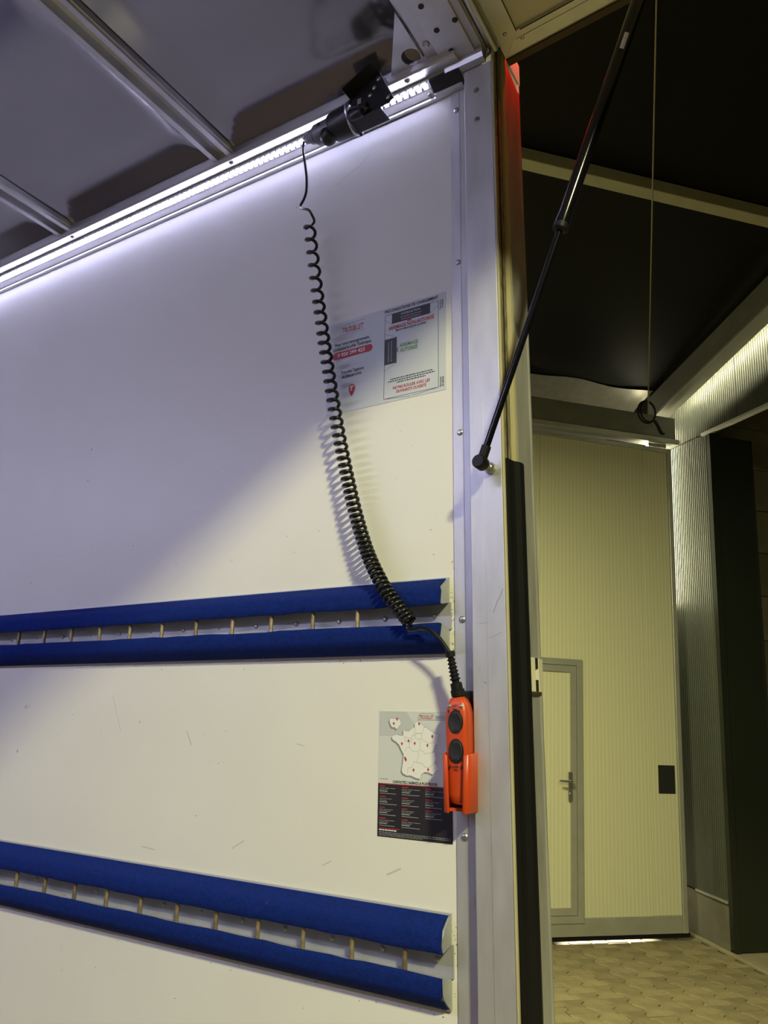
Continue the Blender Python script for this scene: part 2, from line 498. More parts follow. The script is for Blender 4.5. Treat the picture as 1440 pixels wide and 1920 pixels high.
# triangular gusset with a big hole
def gusset():
    bm = new()
    outer = [Vector((-0.5895, -0.205)), Vector((-0.5895, -0.068)), Vector((-0.674, -0.074))]
    hc, hr = Vector((-0.611, -0.098)), 0.021
    n = 40
    ring, out = [], []
    for k in range(n):
        a = 2 * PI * k / n
        d = Vector((math.cos(a), math.sin(a)))
        best = 1e9
        for i in range(3):
            p, q = outer[i], outer[(i + 1) % 3]
            e = q - p
            den = d.x * e.y - d.y * e.x
            if abs(den) < 1e-9: continue
            w_ = p - hc
            t = (w_.x * e.y - w_.y * e.x) / den
            s = (w_.x * d.y - w_.y * d.x) / den
            if t > 0 and -1e-6 <= s <= 1 + 1e-6: best = min(best, t)
        rr = min(hr, best * 0.92)
        ring.append(hc + d * rr); out.append(hc + d * best)
    for c in outer:                        # snap the nearest samples to the corners
        k = min(range(n), key=lambda i: (out[i] - c).length)
        out[k] = c
    lo = [[bm.verts.new((p.x, p.y, z)) for p in src] for z in (1.337, 1.340) for src in (ring, out)]
    for k in range(n):
        j = (k + 1) % n
        bm.faces.new((lo[0][k], lo[1][k], lo[1][j], lo[0][j]))
        bm.faces.new((lo[2][k], lo[2][j], lo[3][j], lo[3][k]))
        bm.faces.new((lo[1][k], lo[3][k], lo[3][j], lo[1][j]))
        bm.faces.new((lo[0][k], lo[0][j], lo[2][j], lo[2][k]))
    bmesh.ops.recalc_face_normals(bm, faces=bm.faces)
    return bm
obj('gusset_plate', gusset(), 'alu', hdr)

# ------------------------------------------------------------------ corner post
post = thing('corner_post', 'tall brushed aluminium rear corner post beside the white wall', 'post', (-0.49, 0.03, FLOOR), kind='structure')
obj('inner_face', bx(-0.521, -0.4585, -0.030, 0.03, FLOOR, 1.3125, 0.0015), 'alu_post', post)
obj('flange', prism_z([(-0.5655, 0.0), (-0.5655, -0.003), (-0.546, -0.0032), (-0.5455, -0.0042), (-0.5445, -0.0042), (-0.544, -0.0032), (-0.5212, -0.003), (-0.5212, 0.0)], FLOOR, 1.306), 'alu_post', post)
obj('face_groove', bx(-0.4933, -0.4928, -0.0303, -0.0298, FLOOR, 0.55), 'alu_x', post)
obj('edge_lip', bx(-0.4585, -0.4545, -0.031, -0.0235, FLOOR, 1.345, 0.001), 'cream', post)  # aluminium lip coloured cream for the warm highlight along it
obj('foam_seal', bx(-0.4585, -0.4600 + 0.0035, -0.0235, 0.012, 0.437, 1.36), 'foam', post)
obj('seal_groove', bx(-0.4580, -0.4550, -0.009, -0.0065, 0.437, 1.36), 'dark', post)
obj('cream_strip', prism_z([(-0.4585, 0.012), (-0.4520, 0.013), (-0.4500, 0.018), (-0.4500, 0.029), (-0.4540, 0.034), (-0.4585, 0.034)], FLOOR, 1.375), 'cream', post)
obj('outer_strip', prism_z([(-0.4610, 0.034), (-0.4570, 0.035), (-0.4555, 0.050), (-0.4585, 0.054), (-0.4580, 0.122), (-0.4560, 0.126), (-0.4560, 0.131), (-0.4650, 0.131), (-0.4650, 0.034)], FLOOR, 1.40), 'alu_post', post)
obj('corner_cap', prism_z([(-0.4560, 0.013), (-0.4480, 0.014), (-0.4480, 0.036), (-0.4545, 0.040), (-0.4545, 0.132), (-0.466, 0.132), (-0.466, 0.013)], 1.385, 1.44), 'alu_post', post)
obj('side_skin', bx(LEN, -0.458, 0.0305, 0.055, FLOOR, 1.40), 'alu_post', post)
# black rubber bulb on the lower part of the post
bulb = [(-0.4580, -0.0225), (-0.4520, -0.0225), (-0.4500, -0.017), (-0.4495, -0.009), (-0.4470, 0.000), (-0.4400, 0.010), (-0.4380, 0.020), (-0.4400, 0.031), (-0.4455, 0.038), (-0.4555, 0.040), (-0.4580, 0.036)]
rs = obj('rubber_seal', prism_z(bulb, FLOOR, 0.440), 'rubber', post)
tag(rs, label='black rubber seal strip')
obj('seal_lip', bx(-0.4555, -0.4535, 0.041, 0.052, FLOOR, 0.437), 'foam', post)
sk = obj('striker_plate', prism_z([(-0.4575, 0.060), (-0.4500, 0.060), (-0.4480, 0.075), (-0.4515, 0.084), (-0.4480, 0.093), (-0.4500, 0.120), (-0.4575, 0.120)], 0.040, 0.098), 'hatchpanel', post)
tag(sk, label='pale striker plate')
obj('slot', bx(-0.4512, -0.4478, 0.079, 0.089, 0.080, 0.098), 'dark', sk)
obj('slot', bx(-0.4512, -0.4478, 0.079, 0.089, 0.040, 0.060), 'dark', sk)
fs = screw_mesh('screw', 0.0062, 0.0035, FACE_IN)
for z in (1.251, 0.879, 0.513, 0.161, -0.194, -0.56):
    put('screw', fs, (-0.551, -0.0032, z), post)
fs2 = screw_mesh('screw', 0.0062, 0.0016, FACE_IN, 'greyplastic')
for z in (1.252, 1.179):
    put('screw', fs2, (-0.493, -0.030, z), post)
# scratches and scuff marks on the post
def stroke(bm, pts, w, y):
    for (x0, z0), (x1, z1) in zip(pts, pts[1:]):
        d = Vector((x1 - x0, z1 - z0)).normalized() * w * 0.5
        n = Vector((-d.y, d.x))
        bm.faces.new([bm.verts.new((px, y, pz)) for px, pz in ((x0 + n.x, z0 + n.y), (x1 + n.x, z1 + n.y), (x1 - n.x, z1 - n.y), (x0 - n.x, z0 - n.y))])
    return bm
bm = new()
stroke(bm, [(-0.481, 0.166), (-0.474, 0.184), (-0.4665, 0.196), (-0.463, 0.206)], 0.0012, -0.0304)
stroke(bm, [(-0.4885, 0.124), (-0.4665, 0.133)], 0.0006, -0.0304)
stroke(bm, [(-0.509, 0.149), (-0.489, 0.150)], 0.0004, -0.0304)
stroke(bm, [(-0.500, 0.052), (-0.4955, 0.050)], 0.0016, -0.0304)
obj('scuff', bm, 'inkgrey', post)

# ------------------------------------------------------------------ light strip in the cornice
def light_strip(name, mirror, label, group, x0, x1):
    """cornice profile between wall and roof; mirror=True for the opposite wall"""
    def Y(y): return (W - y) if mirror else y
    ls = thing(name, label, 'light strip', ((x0 + x1) / 2, Y(-0.03), 1.30), group)
    prof = [(0.0, 1.300), (-0.009, 1.300), (-0.010, 1.3035), (-0.0125, 1.3055), (-0.0285, 1.3140), (-0.0290, 1.3165), (-0.0440, 1.3165), (-0.0445, 1.3260),
            (-0.0715, 1.3215), (-0.0720, 1.3200), (-0.0765, 1.3220), (-0.0765, 1.356), (0.0, 1.356)]
    obj('housing', prism_x([(Y(a), b) for a, b in prof], x0, x1 + (0.0 if mirror else 0.0775)), 'alu_x', ls)
    # rounded grooves of the reflector
    for (ya, za, yb, zb) in ((-0.0445, 1.3185, -0.0700, 1.3299),):
        pass
    n = int((x1 - x0) / 0.0165)
    bm = new()
    if mirror:                                # far strip has a continuous diffuser
        box(bm, x0 + 0.01, x1 - 0.01, Y(-0.0325), Y(-0.0410), 1.3110, 1.3165)
    for k in range(0 if mirror else n):
        x = x0 + 0.01 + k * 0.0165
        box(bm, x, x + 0.0050, min(Y(-0.0325), Y(-0.0410)), max(Y(-0.0325), Y(-0.0410)), 1.3110, 1.3165)
    bmesh.ops.recalc_face_normals(bm, faces=bm.faces)
    if not mirror:
        obj('reflector', prism_x([(-0.0460, 1.3250), (-0.0710, 1.3209), (-0.0710, 1.3214), (-0.0460, 1.3255)], x0, x1), 'reflector', ls)  # white sheets added so fins and ledge catch more chip light
        obj('reflector', prism_x([(-0.0130, 1.3050), (-0.0270, 1.3128), (-0.0270, 1.3133), (-0.0130, 1.3056)], x0, x1), 'reflector', ls)
    led = obj('led_chips', bm, 'led_far' if mirror else 'led', ls)
    if not mirror:                            # side faces boosted to brighten the fins and the load box
        led.data.materials.append(M['led_side'])
        for p in led.data.polygons:
            if p.normal.y < -0.5:
                p.material_index = 1
    tag(led, label='glowing white chips in the middle groove', kind='stuff')
    for s in (0, 1):
        bm = new()
        ya = (-0.0282, -0.0435)[s]
        if mirror:
            box(bm, x0, x1 - 0.002, Y(ya), Y(ya - 0.001), 1.3155, 1.3205)
        else:
            for k in range(n):
                x = x0 + 0.01 + k * 0.0165
                box(bm, x + 0.0085, x + 0.0130, Y(ya - 0.001), Y(ya), 1.3122, 1.3200)
            if s == 0:
                box(bm, x0, x1 - 0.002, Y(ya - 0.001), Y(ya), 1.3120, 1.3170)
        tag(obj('channel_comb', bm, 'alu_x', ls), kind='stuff')  # teeth and edge added to split and shield the chips' light
    sm = screw_mesh('screw', 0.0065, 0.0035, (0, 0.42 * (-1 if not mirror else 1) * -1 * -1, -0.9))
    for x in (-0.640, -1.142, -1.752, -2.362, -2.972):
        if x0 < x < x1:
            put('screw', sm, (x, Y(-0.062), 1.3224), ls)
    if not mirror:
        obj('end_block', prism_x([(-0.0130, 1.3062), (-0.0130, 1.3010), (-0.0460, 1.3125), (-0.0460, 1.3185)], x1 + 0.004, x1 + 0.074), 'black', ls)
        obj('cover_lip', prism_x([(-0.0090, 1.3000), (-0.0125, 1.2985), (-0.0190, 1.3000), (-0.0190, 1.3030)], x1 + 0.004, x1 + 0.070), 'alu_x', ls)
        sm2 = screw_mesh('screw', 0.005, 0.003, (0, -0.4, -0.9))
        put('screw', sm2, (x1 - 0.008, -0.017, 1.3065), ls)
    return ls
light_strip('light_strip', False, 'glowing led light strip running along the top of the white wall', None, LEN, -0.600)
light_strip('light_strip', True, 'glowing led light strip along the top of the opposite truck wall', None, LEN, -0.600)

# ------------------------------------------------------------------ lashing rails
def rail(zc, xa, label, rungs, screws):
    t = thing('lashing_rail', label, 'rail', ((xa - 0.577) / 2, -0.01, zc - 0.069), 'blue lashing rails on the white wall')
    X1 = -0.577
    obj('web', bx(xa, X1 + 0.004, -0.0035, 0.0, zc - 0.024, zc + 0.024), 'rail_web', t)
    for s in (1, -1):
        wing = [(0.0, 0.0690), (-0.0060, 0.0690), (-0.0068, 0.0655), (-0.0270, 0.0490), (-0.0325, 0.0400), (-0.0325, 0.0190), (-0.0300, 0.0180), (-0.0036, 0.0232), (0.0, 0.0232)]
        obj('wing', prism_x([(y, zc + s * z) for y, z in wing], xa, X1), 'rail_web', t)
        pad = [(-0.0070, 0.0668), (-0.0100, 0.0665), (-0.0285, 0.0525), (-0.0345, 0.0470), (-0.0368, 0.0400), (-0.0372, 0.0280), (-0.0366, 0.0190), (-0.0345, 0.0163), (-0.0305, 0.0168),
               (-0.0305, 0.0175), (-0.0327, 0.0187), (-0.0327, 0.0402), (-0.0272, 0.0494), (-0.0070, 0.0660)]
        pl = [(y, zc + s * z) for y, z in pad]
        bm = new()
        n = 60
        rng = random.Random(int(zc * 1000) + s)
        rings = []
        for i in range(n + 1):
            x = xa + (X1 - 0.003 - xa) * i / n
            j = rng.uniform(-1, 1)
            rr = []
            for k, (y, z) in enumerate(pl):
                dz = 0.0012 * j * s if 5 <= k <= 9 else 0.0
                dx = rng.uniform(-0.003, 0.004) if i == n else 0
                rr.append(bm.verts.new((x + dx, y, z + dz)))
            rings.append(rr)
        m_ = len(pl)
        for a, b in zip(rings, rings[1:]):
            for k in range(m_):
                bm.faces.new((a[k], a[(k + 1) % m_], b[(k + 1) % m_], b[k]))
        bm.faces.new(rings[0]); bm.faces.new(rings[-1][::-1])
        bmesh.ops.recalc_face_normals(bm, faces=bm.faces)
        tag(obj('carpet_pad', bm, 'carpet', t, smooth=True, autosmooth=50), label='blue carpet padding')
    rm = mesh_of('rung', cyl((0, 0, -0.0205), (0, 0, 0.0205), 0.0043, 10), 'rung', True)
    for x in rungs:
        put('rung', rm, (x, -0.0255, zc), t)
    big = screw_mesh('screw', 0.0048, 0.003, FACE_IN)
    small = screw_mesh('screw', 0.0028, 0.002, FACE_IN)
    for i, x in enumerate(screws):
        put('screw', big if i % 2 == 0 or x > -0.95 else small, (x, -0.0035, zc), t)
    return t
ru = [-0.756 - 0.1031 * k for k in range(18)]
su = [-0.605 - 0.1037 * k for k in range(19)]
rail(0.169, -2.70, 'upper blue carpeted lashing rail crossed by the spiral cable', ru, su)
rl = [-0.649 - 0.1017 * k for k in range(19)]
sl = [-0.602 - 0.1024 * k for k in range(19)]
rail(-0.380, -2.70, 'lower blue carpeted lashing rail under the map sticker', rl, sl)

# ------------------------------------------------------------------ stickers
def flat(bm, pts, y):
    f = bm.faces.new([bm.verts.new((x, y, z)) for x, z in pts])
    f.normal_update()
    if f.normal.y > 0:
        f.normal_flip()
    return bm

def rect(bm, x0, x1, z0, z1, y):
    return flat(bm, [(x0, z0), (x1, z0), (x1, z1), (x0, z1)], y)

def text_bm(s, x0, x1, z0, cap, y, bold=0.0, shear=0.0, rot=False, font_w=None):
    """flat letters; baseline from (x0, z0), stretched to end at x1, capital height cap"""
    cu = bpy.data.curves.new('t', 'FONT')
    cu.body = s
    cu.size = 1.0
    cu.offset = bold
    cu.shear = shear
    cu.resolution_u = 2
    o = bpy.data.objects.new('t', cu)
    C.objects.link(o)
    dg = bpy.context.evaluated_depsgraph_get()
    me = bpy.data.meshes.new_from_object(o.evaluated_get(dg))
    bm = new()
    bm.from_mesh(me)
    bpy.data.objects.remove(o); bpy.data.curves.remove(cu); bpy.data.meshes.remove(me)
    xs = [v.co.x for v in bm.verts]
    mn, mx = min(xs), max(xs)
    caph = 0.70
    for v in bm.verts:
        a = (v.co.x - mn) / (mx - mn) * (x1 - x0)
        b = v.co.y / caph * cap
        if rot:                       # reads upwards; x0..x1 run along z, z0 is the x of the baseline
            v.co = Vector((z0 - b, y, x0 + a))
        else:
            v.co = Vector((x0 + a, y, z0 + b))
    for f in bm.faces:
        f.normal_update()
        if f.normal.y > 0:
            f.normal_flip()
    return bm

YS = -0.0008
A = tag(obj('loading_sticker', bx(-0.866, -0.5812, -0.0007, 0.0, 0.6085, 0.8235), 'paper'), 'pale landscape sticker with loading advice behind the spiral cable', 'sticker')
def T(par, s, x0, x1, z0, cap, m, y=YS - 0.0003, bold=0.020, shear=0.0, rot=False):
    return obj('lettering', text_bm(s, x0, x1, z0, cap, y, bold, shear, rot), m, par)
T(A, 'TROUILLET', -0.8300, -0.7752, 0.7945, 0.0125, 'inkred', bold=0.012, shear=0.25)
bm = new()
stroke(bm, [(-0.8345, 0.7908), (-0.7725, 0.7908)], 0.0009, YS)
stroke(bm, [(-0.8345, 0.7908), (-0.8345, 0.8000), (-0.8310, 0.8080), (-0.8260, 0.8110), (-0.8195, 0.8150), (-0.7725, 0.8150)], 0.0009, YS)
obj('logo_outline', bm, 'inkgrey', A)
T(A, 'Pour tout renseignement,', -0.8478, -0.7594, 0.7662, 0.0072, 'ink')
T(A, 'contactez le pôle Technique.', -0.8525, -0.7540, 0.7555, 0.0072, 'ink')
def pill(x0, x1, z0, z1, y):
    r = (z1 - z0) / 2
    pts = [(x1 - r + r * math.sin(PI * k / 10), z1 - r + r * math.cos(PI * k / 10)) for k in range(11)]
    pts += [(x0 + r - r * math.sin(PI * k / 10), z1 - r - r * math.cos(PI * k / 10)) for k in range(11)]
    return flat(new(), pts, y)
nb = obj('number_badge', pill(-0.8535, -0.7515, 0.7345, 0.7515, YS), 'inkred', A)
T(nb, '0 820 399 423', -0.8400, -0.7712, 0.7392, 0.0082, 'white')
T(A, "Trouvez l'agence", -0.8307, -0.7726, 0.6975, 0.0072, 'ink')
T(A, 'la plus proche', -0.8263, -0.7778, 0.6872, 0.0072, 'ink')
# pin badge
pin = [(-0.8010 + 0.0085 * math.sin(a), 0.6585 + 0.0100 * math.cos(a)) for a in [-2.1 + 4.2 * k / 16 for k in range(17)]] + [(-0.8010, 0.6405)]
pb_ = obj('pin_badge', flat(new(), pin, YS), 'inkred', A)
T(pb_, 'T', -0.8050, -0.7970, 0.6535, 0.0110, 'white', shear=0.2)
T(A, 'PRÉCONISATIONS DE CHARGEMENT', -0.7232, -0.5972, 0.8122, 0.0066, 'ink', bold=0.034)
bm = new()
x0, x1, z0, z1 = -0.7220, -0.5975, 0.6170, 0.8068
stroke(bm, [(x0, z0), (x0, z1), (x1, z1), (x1, z0), (x0, z0)], 0.0010, YS)
stroke(bm, [(x0, 0.7966), (-0.7054, 0.7832)], 0.0006, YS)
stroke(bm, [(x1, 0.7964), (-0.6157, 0.7840)], 0.0006, YS)
stroke(bm, [(x0, 0.7638), (-0.6934, 0.7508)], 0.0006, YS)
stroke(bm, [(x0, 0.6794), (-0.6926, 0.6926)], 0.0006, YS)
stroke(bm, [(x0, z0), (-0.6598, 0.6118)], 0.0008, YS)
stroke(bm, [(x1, z0), (-0.6553, 0.6118)], 0.0008, YS)
obj('van_outline', bm, 'ink', A)
bm = rect(new(), -0.7054, -0.6157, 0.7836, 0.8066, YS)
rect(bm, x0, -0.6930, 0.6926, 0.7508, YS)
df = obj('dark_fields', bm, 'ink', A)
T(df, 'INTERDICTION', -0.6830, -0.6385, 0.7985, 0.0048, 'inkpale', y=YS - 0.0004)
def bars(rows, y, h):
    bm = new()
    for (a, b, z) in rows:
        x = a
        rng = random.Random(int(z * 1e5))
        while x < b:
            w = min(rng.uniform(0.0022, 0.0062), b - x)
            rect(bm, x, x + w, z, z + h, y)
            x += w + 0.0011
    return bm
obj('small_print', bars([(-0.6850, -0.6350, 0.7925), (-0.6830, -0.6370, 0.7870)], YS - 0.0004, 0.0022), 'inkgrey', A)
bm = new()
for zz in (-0.7125, -0.7055):
    z = 0.698
    rng = random.Random(int(zz * 1e4))
    while z < 0.744:
        w = rng.uniform(0.002, 0.006)
        rect(bm, zz - 0.0012, zz + 0.0012, z, min(z + w, 0.745), YS - 0.0004)
        z += w + 0.0011
obj('small_print', bm, 'inkgrey', A)
rb_ = rect(new(), -0.6690, -0.6590, 0.7800, 0.7845, YS - 0.0005)
obj('red_mark', rb_, 'inkred', A)
obj('green_mark', rect(new(), -0.6925, -0.6895, 0.7160, 0.7260, YS - 0.0002), 'inkgreen', A)
T(A, 'ARRIMAGE NON-AUTORISÉ', -0.7134, -0.6066, 0.7705, 0.0080, 'inkred', bold=0.030)
T(A, 'Barre télescopique possible', -0.6953, -0.6252, 0.7640, 0.0050, 'ink')
T(A, 'ARRIMAGE', -0.6865, -0.6434, 0.7248, 0.0080, 'inkgreen', bold=0.024)
T(A, 'AUTORISÉ', -0.6848, -0.6445, 0.7135, 0.0080, 'inkgreen', bold=0.024)
obj('small_print', bars([(-0.7079, -0.6106, 0.6565), (-0.7126, -0.6050, 0.6518), (-0.6925, -0.6262, 0.6472)], YS, 0.0023), 'ink', A)
T(A, 'NE PAS ROULER AVEC LES', -0.7005, -0.6161, 0.6343, 0.0062, 'inkred', bold=0.024)
T(A, 'OUVRANTS OUVERTS', -0.6934, -0.6243, 0.6250, 0.0062, 'inkred', bold=0.024)
T(A, 'Face avant', 0.7862, 0.8078, -0.5915, 0.0035, 'ink', rot=True)
T(A, 'du véhicule', 0.7875, 0.8078, -0.5865, 0.0035, 'ink', rot=True)
T(A, 'Face arrière', 0.6171, 0.6383, -0.5910, 0.0035, 'ink', rot=True)
T(A, 'du véhicule', 0.6171, 0.6380, -0.5862, 0.0035, 'ink', rot=True)

B = tag(obj('map_sticker', bx(-0.7196, -0.5738, -0.0007, 0.0, -0.2078, 0.0034), 'paper2'), 'portrait sticker with a map of france above a dark address field', 'sticker')
obj('sea_shade', flat(new(), [(-0.7190, 0.0028), (-0.6640, 0.0028), (-0.6480, -0.0170), (-0.6560, -0.0300), (-0.6720, -0.0400), (-0.7190, -0.0400)], YS), 'papershade', B)
obj('address_field', rect(new(), -0.7196, -0.5738, -0.2078, -0.1200, YS), 'blackpanel', B)
obj('red_rule', rect(new(), -0.7196, -0.5738, -0.1215, -0.1200, YS - 0.0002), 'inkred', B)
FR = [(-0.6425, -0.0127), (-0.6384, -0.0152), (-0.6313, -0.018), (-0.6278, -0.021), (-0.626, -0.0239), (-0.6237, -0.0224), (-0.6184, -0.0267), (-0.6127, -0.0296), (-0.6069, -0.0324), (-0.5983, -0.0341), (-0.6012, -0.0401), (-0.6006, -0.0449), (-0.6018, -0.0508), (-0.6058, -0.0529), (-0.6081, -0.0589), (-0.6115, -0.0649), (-0.6064, -0.0627), (-0.6047, -0.0675), (-0.603, -0.0752), (-0.607, -0.0802), (-0.6025, -0.0858), (-0.5985, -0.0914), (-0.6048, -0.0965), (-0.6104, -0.1011), (-0.6184, -0.0981), (-0.6265, -0.0976), (-0.6328, -0.1018), (-0.6345, -0.1096), (-0.6438, -0.1082), (-0.6532, -0.1048), (-0.6614, -0.1052), (-0.6697, -0.1018), (-0.6722, -0.097), (-0.6699, -0.085), (-0.6683, -0.0701), (-0.6738, -0.0613), (-0.6775, -0.0544), (-0.6836, -0.0496), (-0.691, -0.0458), (-0.6929, -0.0413), (-0.6899, -0.0381), (-0.6826, -0.0364), (-0.6777, -0.0383), (-0.6698, -0.0381), (-0.6693, -0.029), (-0.6669, -0.0284), (-0.6645, -0.0304), (-0.6573, -0.0302), (-0.6526, -0.0261), (-0.6466, -0.0234), (-0.6467, -0.0174)]
ISL = [(-0.6964, -0.0091), (-0.6854, -0.0095), (-0.6805, -0.0084), (-0.6743, -0.0139), (-0.6743, -0.02), (-0.6779, -0.0231), (-0.6809, -0.0272), (-0.6845, -0.0278), (-0.6864, -0.0248), (-0.6925, -0.025), (-0.6963, -0.0194), (-0.6982, -0.0133)]
def poly(pts, y, dx=0, dz=0):
    bm = flat(new(), [(x + dx, z + dz) for x, z in pts], y)
    bmesh.ops.triangulate(bm, faces=bm.faces)
    return bm
for shp in (FR, ISL):
    obj('map_shadow', poly(shp, YS - 0.0001, -0.0022, -0.0024), 'inkgrey', B)
    obj('map_land', poly(shp, YS - 0.0002), 'white', B)
    bm = new()
    stroke(bm, shp + [shp[0]], 0.0005, YS - 0.0003)
    obj('map_border', bm, 'inkgrey', B)
LN = [[(-0.6686, -0.0391), (-0.665, -0.041), (-0.6584, -0.0418), (-0.6512, -0.0436), (-0.6513, -0.0376), (-0.6466, -0.0364), (-0.6454, -0.0244)], [(-0.6442, -0.0334), (-0.6313, -0.034), (-0.6278, -0.022)], [(-0.665, -0.041), (-0.6655, -0.047), (-0.6536, -0.0486), (-0.6507, -0.0435)], [(-0.646, -0.0364), (-0.6448, -0.0414), (-0.6394, -0.0442), (-0.633, -0.042), (-0.6324, -0.035), (-0.6395, -0.0332), (-0.646, -0.0364)], [(-0.633, -0.042), (-0.6289, -0.0458), (-0.6231, -0.0476), (-0.6196, -0.0495), (-0.6058, -0.048)], [(-0.6347, -0.044), (-0.6353, -0.0609), (-0.6393, -0.064), (-0.6511, -0.0644), (-0.6559, -0.0577), (-0.663, -0.0589), (-0.6654, -0.065)], [(-0.6536, -0.0486), (-0.6571, -0.0507), (-0.6565, -0.0567)], [(-0.6353, -0.0609), (-0.6288, -0.0636), (-0.6265, -0.0674), (-0.6196, -0.0662), (-0.6115, -0.0649)], [(-0.6388, -0.064), (-0.6387, -0.0708), (-0.641, -0.0827), (-0.6475, -0.081), (-0.6515, -0.091), (-0.6592, -0.0924), (-0.6603, -0.1022)], [(-0.641, -0.0827), (-0.6311, -0.0832), (-0.6265, -0.0889), (-0.6161, -0.0893), (-0.6127, -0.0853), (-0.607, -0.0812)]]
bm = new()
for l in LN:
    stroke(bm, l, 0.0006, YS - 0.0003)
obj('region_lines', bm, 'inkpale', B)
pm = flat(new(), [(0.0019 * math.sin(a), 0.0010 + 0.0019 * math.cos(a)) for a in [-2.1 + 4.2 * k / 10 for k in range(11)]] + [(0, -0.0028)], 0)
pm = mesh_of('map_pin', pm, 'inkred')
for x, z in [(-0.6823, -0.0109), (-0.6889, -0.0188), (-0.6374, -0.0182), (-0.6115, -0.0389), (-0.6584, -0.0476), (-0.6718, -0.0527), (-0.6461, -0.0514), (-0.621, -0.054), (-0.6652, -0.0768), (-0.6636, -0.0796), (-0.6482, -0.0958), (-0.6196, -0.0938)]:
    put('map_pin', pm, (x, YS - 0.0004, z), B)
T(B, 'TROUILLET', -0.6372, -0.6085, -0.0088, 0.0062, 'inkred', bold=0.01, shear=0.2)
T(B, 'SERVICES', -0.6065, -0.5800, -0.0088, 0.0050, 'inkgrey', bold=0.01)
bm = new()
stroke(bm, [(-0.6395, -0.0108), (-0.5790, -0.0108)], 0.0008, YS - 0.0002)
stroke(bm, [(-0.6395, -0.0108), (-0.6395, -0.0050), (-0.6370, -0.0022), (-0.6330, 0.0002), (-0.6090, 0.0002)], 0.0006, YS - 0.0002)
obj('logo_outline', bm, 'inkgrey', B)
T(B, "CONTACTEZ L'AGENCE LA PLUS PROCHE", -0.6897, -0.6022, -0.1186, 0.0042, 'ink', bold=0.030)
obj('small_print', bars([(-0.7165, -0.7000, -0.1138)], YS, 0.0014), 'inkgrey', B)
cols = [(-0.7160, 4), (-0.6710, 4), (-0.6250, 3)]
red, grey, white_ = new(), new(), new()
rng = random.Random(3)
for cx, n in cols:
    for k in range(n):
        z = -0.1255 - k * 0.0176
        rect(red, cx, cx + rng.uniform(0.010, 0.014), z, z + 0.0017, YS - 0.0003)
        for j, L in enumerate((rng.uniform(0.024, 0.038), rng.uniform(0.014, 0.022))):
            for (a, b) in ((0, 0.3), (0.34, 0.62), (0.66, 1)):
                rect(grey, cx + L * a, cx + L * b, z - 0.0030 - j * 0.0026, z - 0.0030 - j * 0.0026 + 0.0009, YS - 0.0003)
        for j in range(5):
            rect(white_, cx + j * 0.0033, cx + j * 0.0033 + 0.0024, z - 0.0086, z - 0.0086 + 0.0015, YS - 0.0003)
        L = rng.uniform(0.030, 0.036)
        rect(grey, cx, cx + L, z - 0.0119, z - 0.0119 + 0.0011, YS - 0.0003)
rect(red, -0.7160, -0.6750, -0.1945, -0.1932, YS - 0.0003)
obj('small_print', red, 'inkred', B)
obj('small_print', grey, 'inkgrey', B)
obj('small_print', white_, 'inkpale', B)
obj('small_print', bars([(-0.7160, -0.6800, -0.1975)], YS - 0.0003, 0.0018), 'white', B)
obj('small_print', bars([(-0.7160, -0.5780, -0.2008), (-0.7160, -0.5780, -0.2033), (-0.7160, -0.6300, -0.2058)], YS - 0.0003, 0.0012), 'inkgrey', B)
for o in bpy.data.objects:
    if o.name.startswith('small_print'):
        o['kind'] = 'stuff'

# ------------------------------------------------------------------ cable socket under the roof
sk = thing('cable_socket', 'black round cable socket on a folded bracket below the roof', 'socket', (-0.78, -0.058, 1.25))
AY, AZ = -0.0665, 1.280
obj('socket_body', lathe(new(), (-0.774, AY, AZ), (-0.830, AY, AZ), [(0, 0.0315), (0.06, 0.0330), (0.85, 0.0320), (1.0, 0.028)], 28), 'black', sk, smooth=True)
fl = [(AY + 0.0355 * math.sin(a) * (1 + 0.10 * abs(math.cos(2 * a))), AZ + 0.0355 * math.cos(a) * (1 + 0.10 * abs(math.cos(2 * a)))) for a in [2 * PI * k / 32 for k in range(32)]]
obj('flange_plate', prism_x(fl, -0.774, -0.770), 'alu_x', sk)
bs = screw_mesh('bolt', 0.0055, 0.004, (1, 0, 0), 'dark')
for a in (0.785, 2.356, 3.927, 5.498):
    put('bolt', bs, (-0.770, AY + 0.033 * math.sin(a), AZ + 0.033 * math.cos(a)), sk)
obj('plug_sleeve', lathe(new(), (-0.830, AY, AZ), (-0.876, AY, AZ), [(0, 0.0235), (0.08, 0.0245), (0.9, 0.0230), (1.0, 0.0205)], 24), 'greyplastic', sk, smooth=True)
obj('sleeve_mark', prism_y([(-0.857, 1.279), (-0.850, 1.279), (-0.850, 1.287), (-0.857, 1.287)], AY - 0.0248, AY - 0.0200), 'dark', sk)
obj('cable_gland', lathe(new(), (-0.876, AY, AZ), (-0.912, AY + 0.004, AZ + 0.008), [(0, 0.0170), (0.35, 0.0160), (0.4, 0.0125), (0.85, 0.0110), (1.0, 0.006)], 18), 'greyplastic', sk, smooth=True)
obj('release_tab', lathe(new(), (-0.838, AY - 0.003, AZ - 0.016), (-0.838, AY - 0.008, AZ - 0.040), [(0, 0.020), (0.5, 0.019), (0.85, 0.014), (1, 0.006)], 20), 'black', sk, smooth=True)
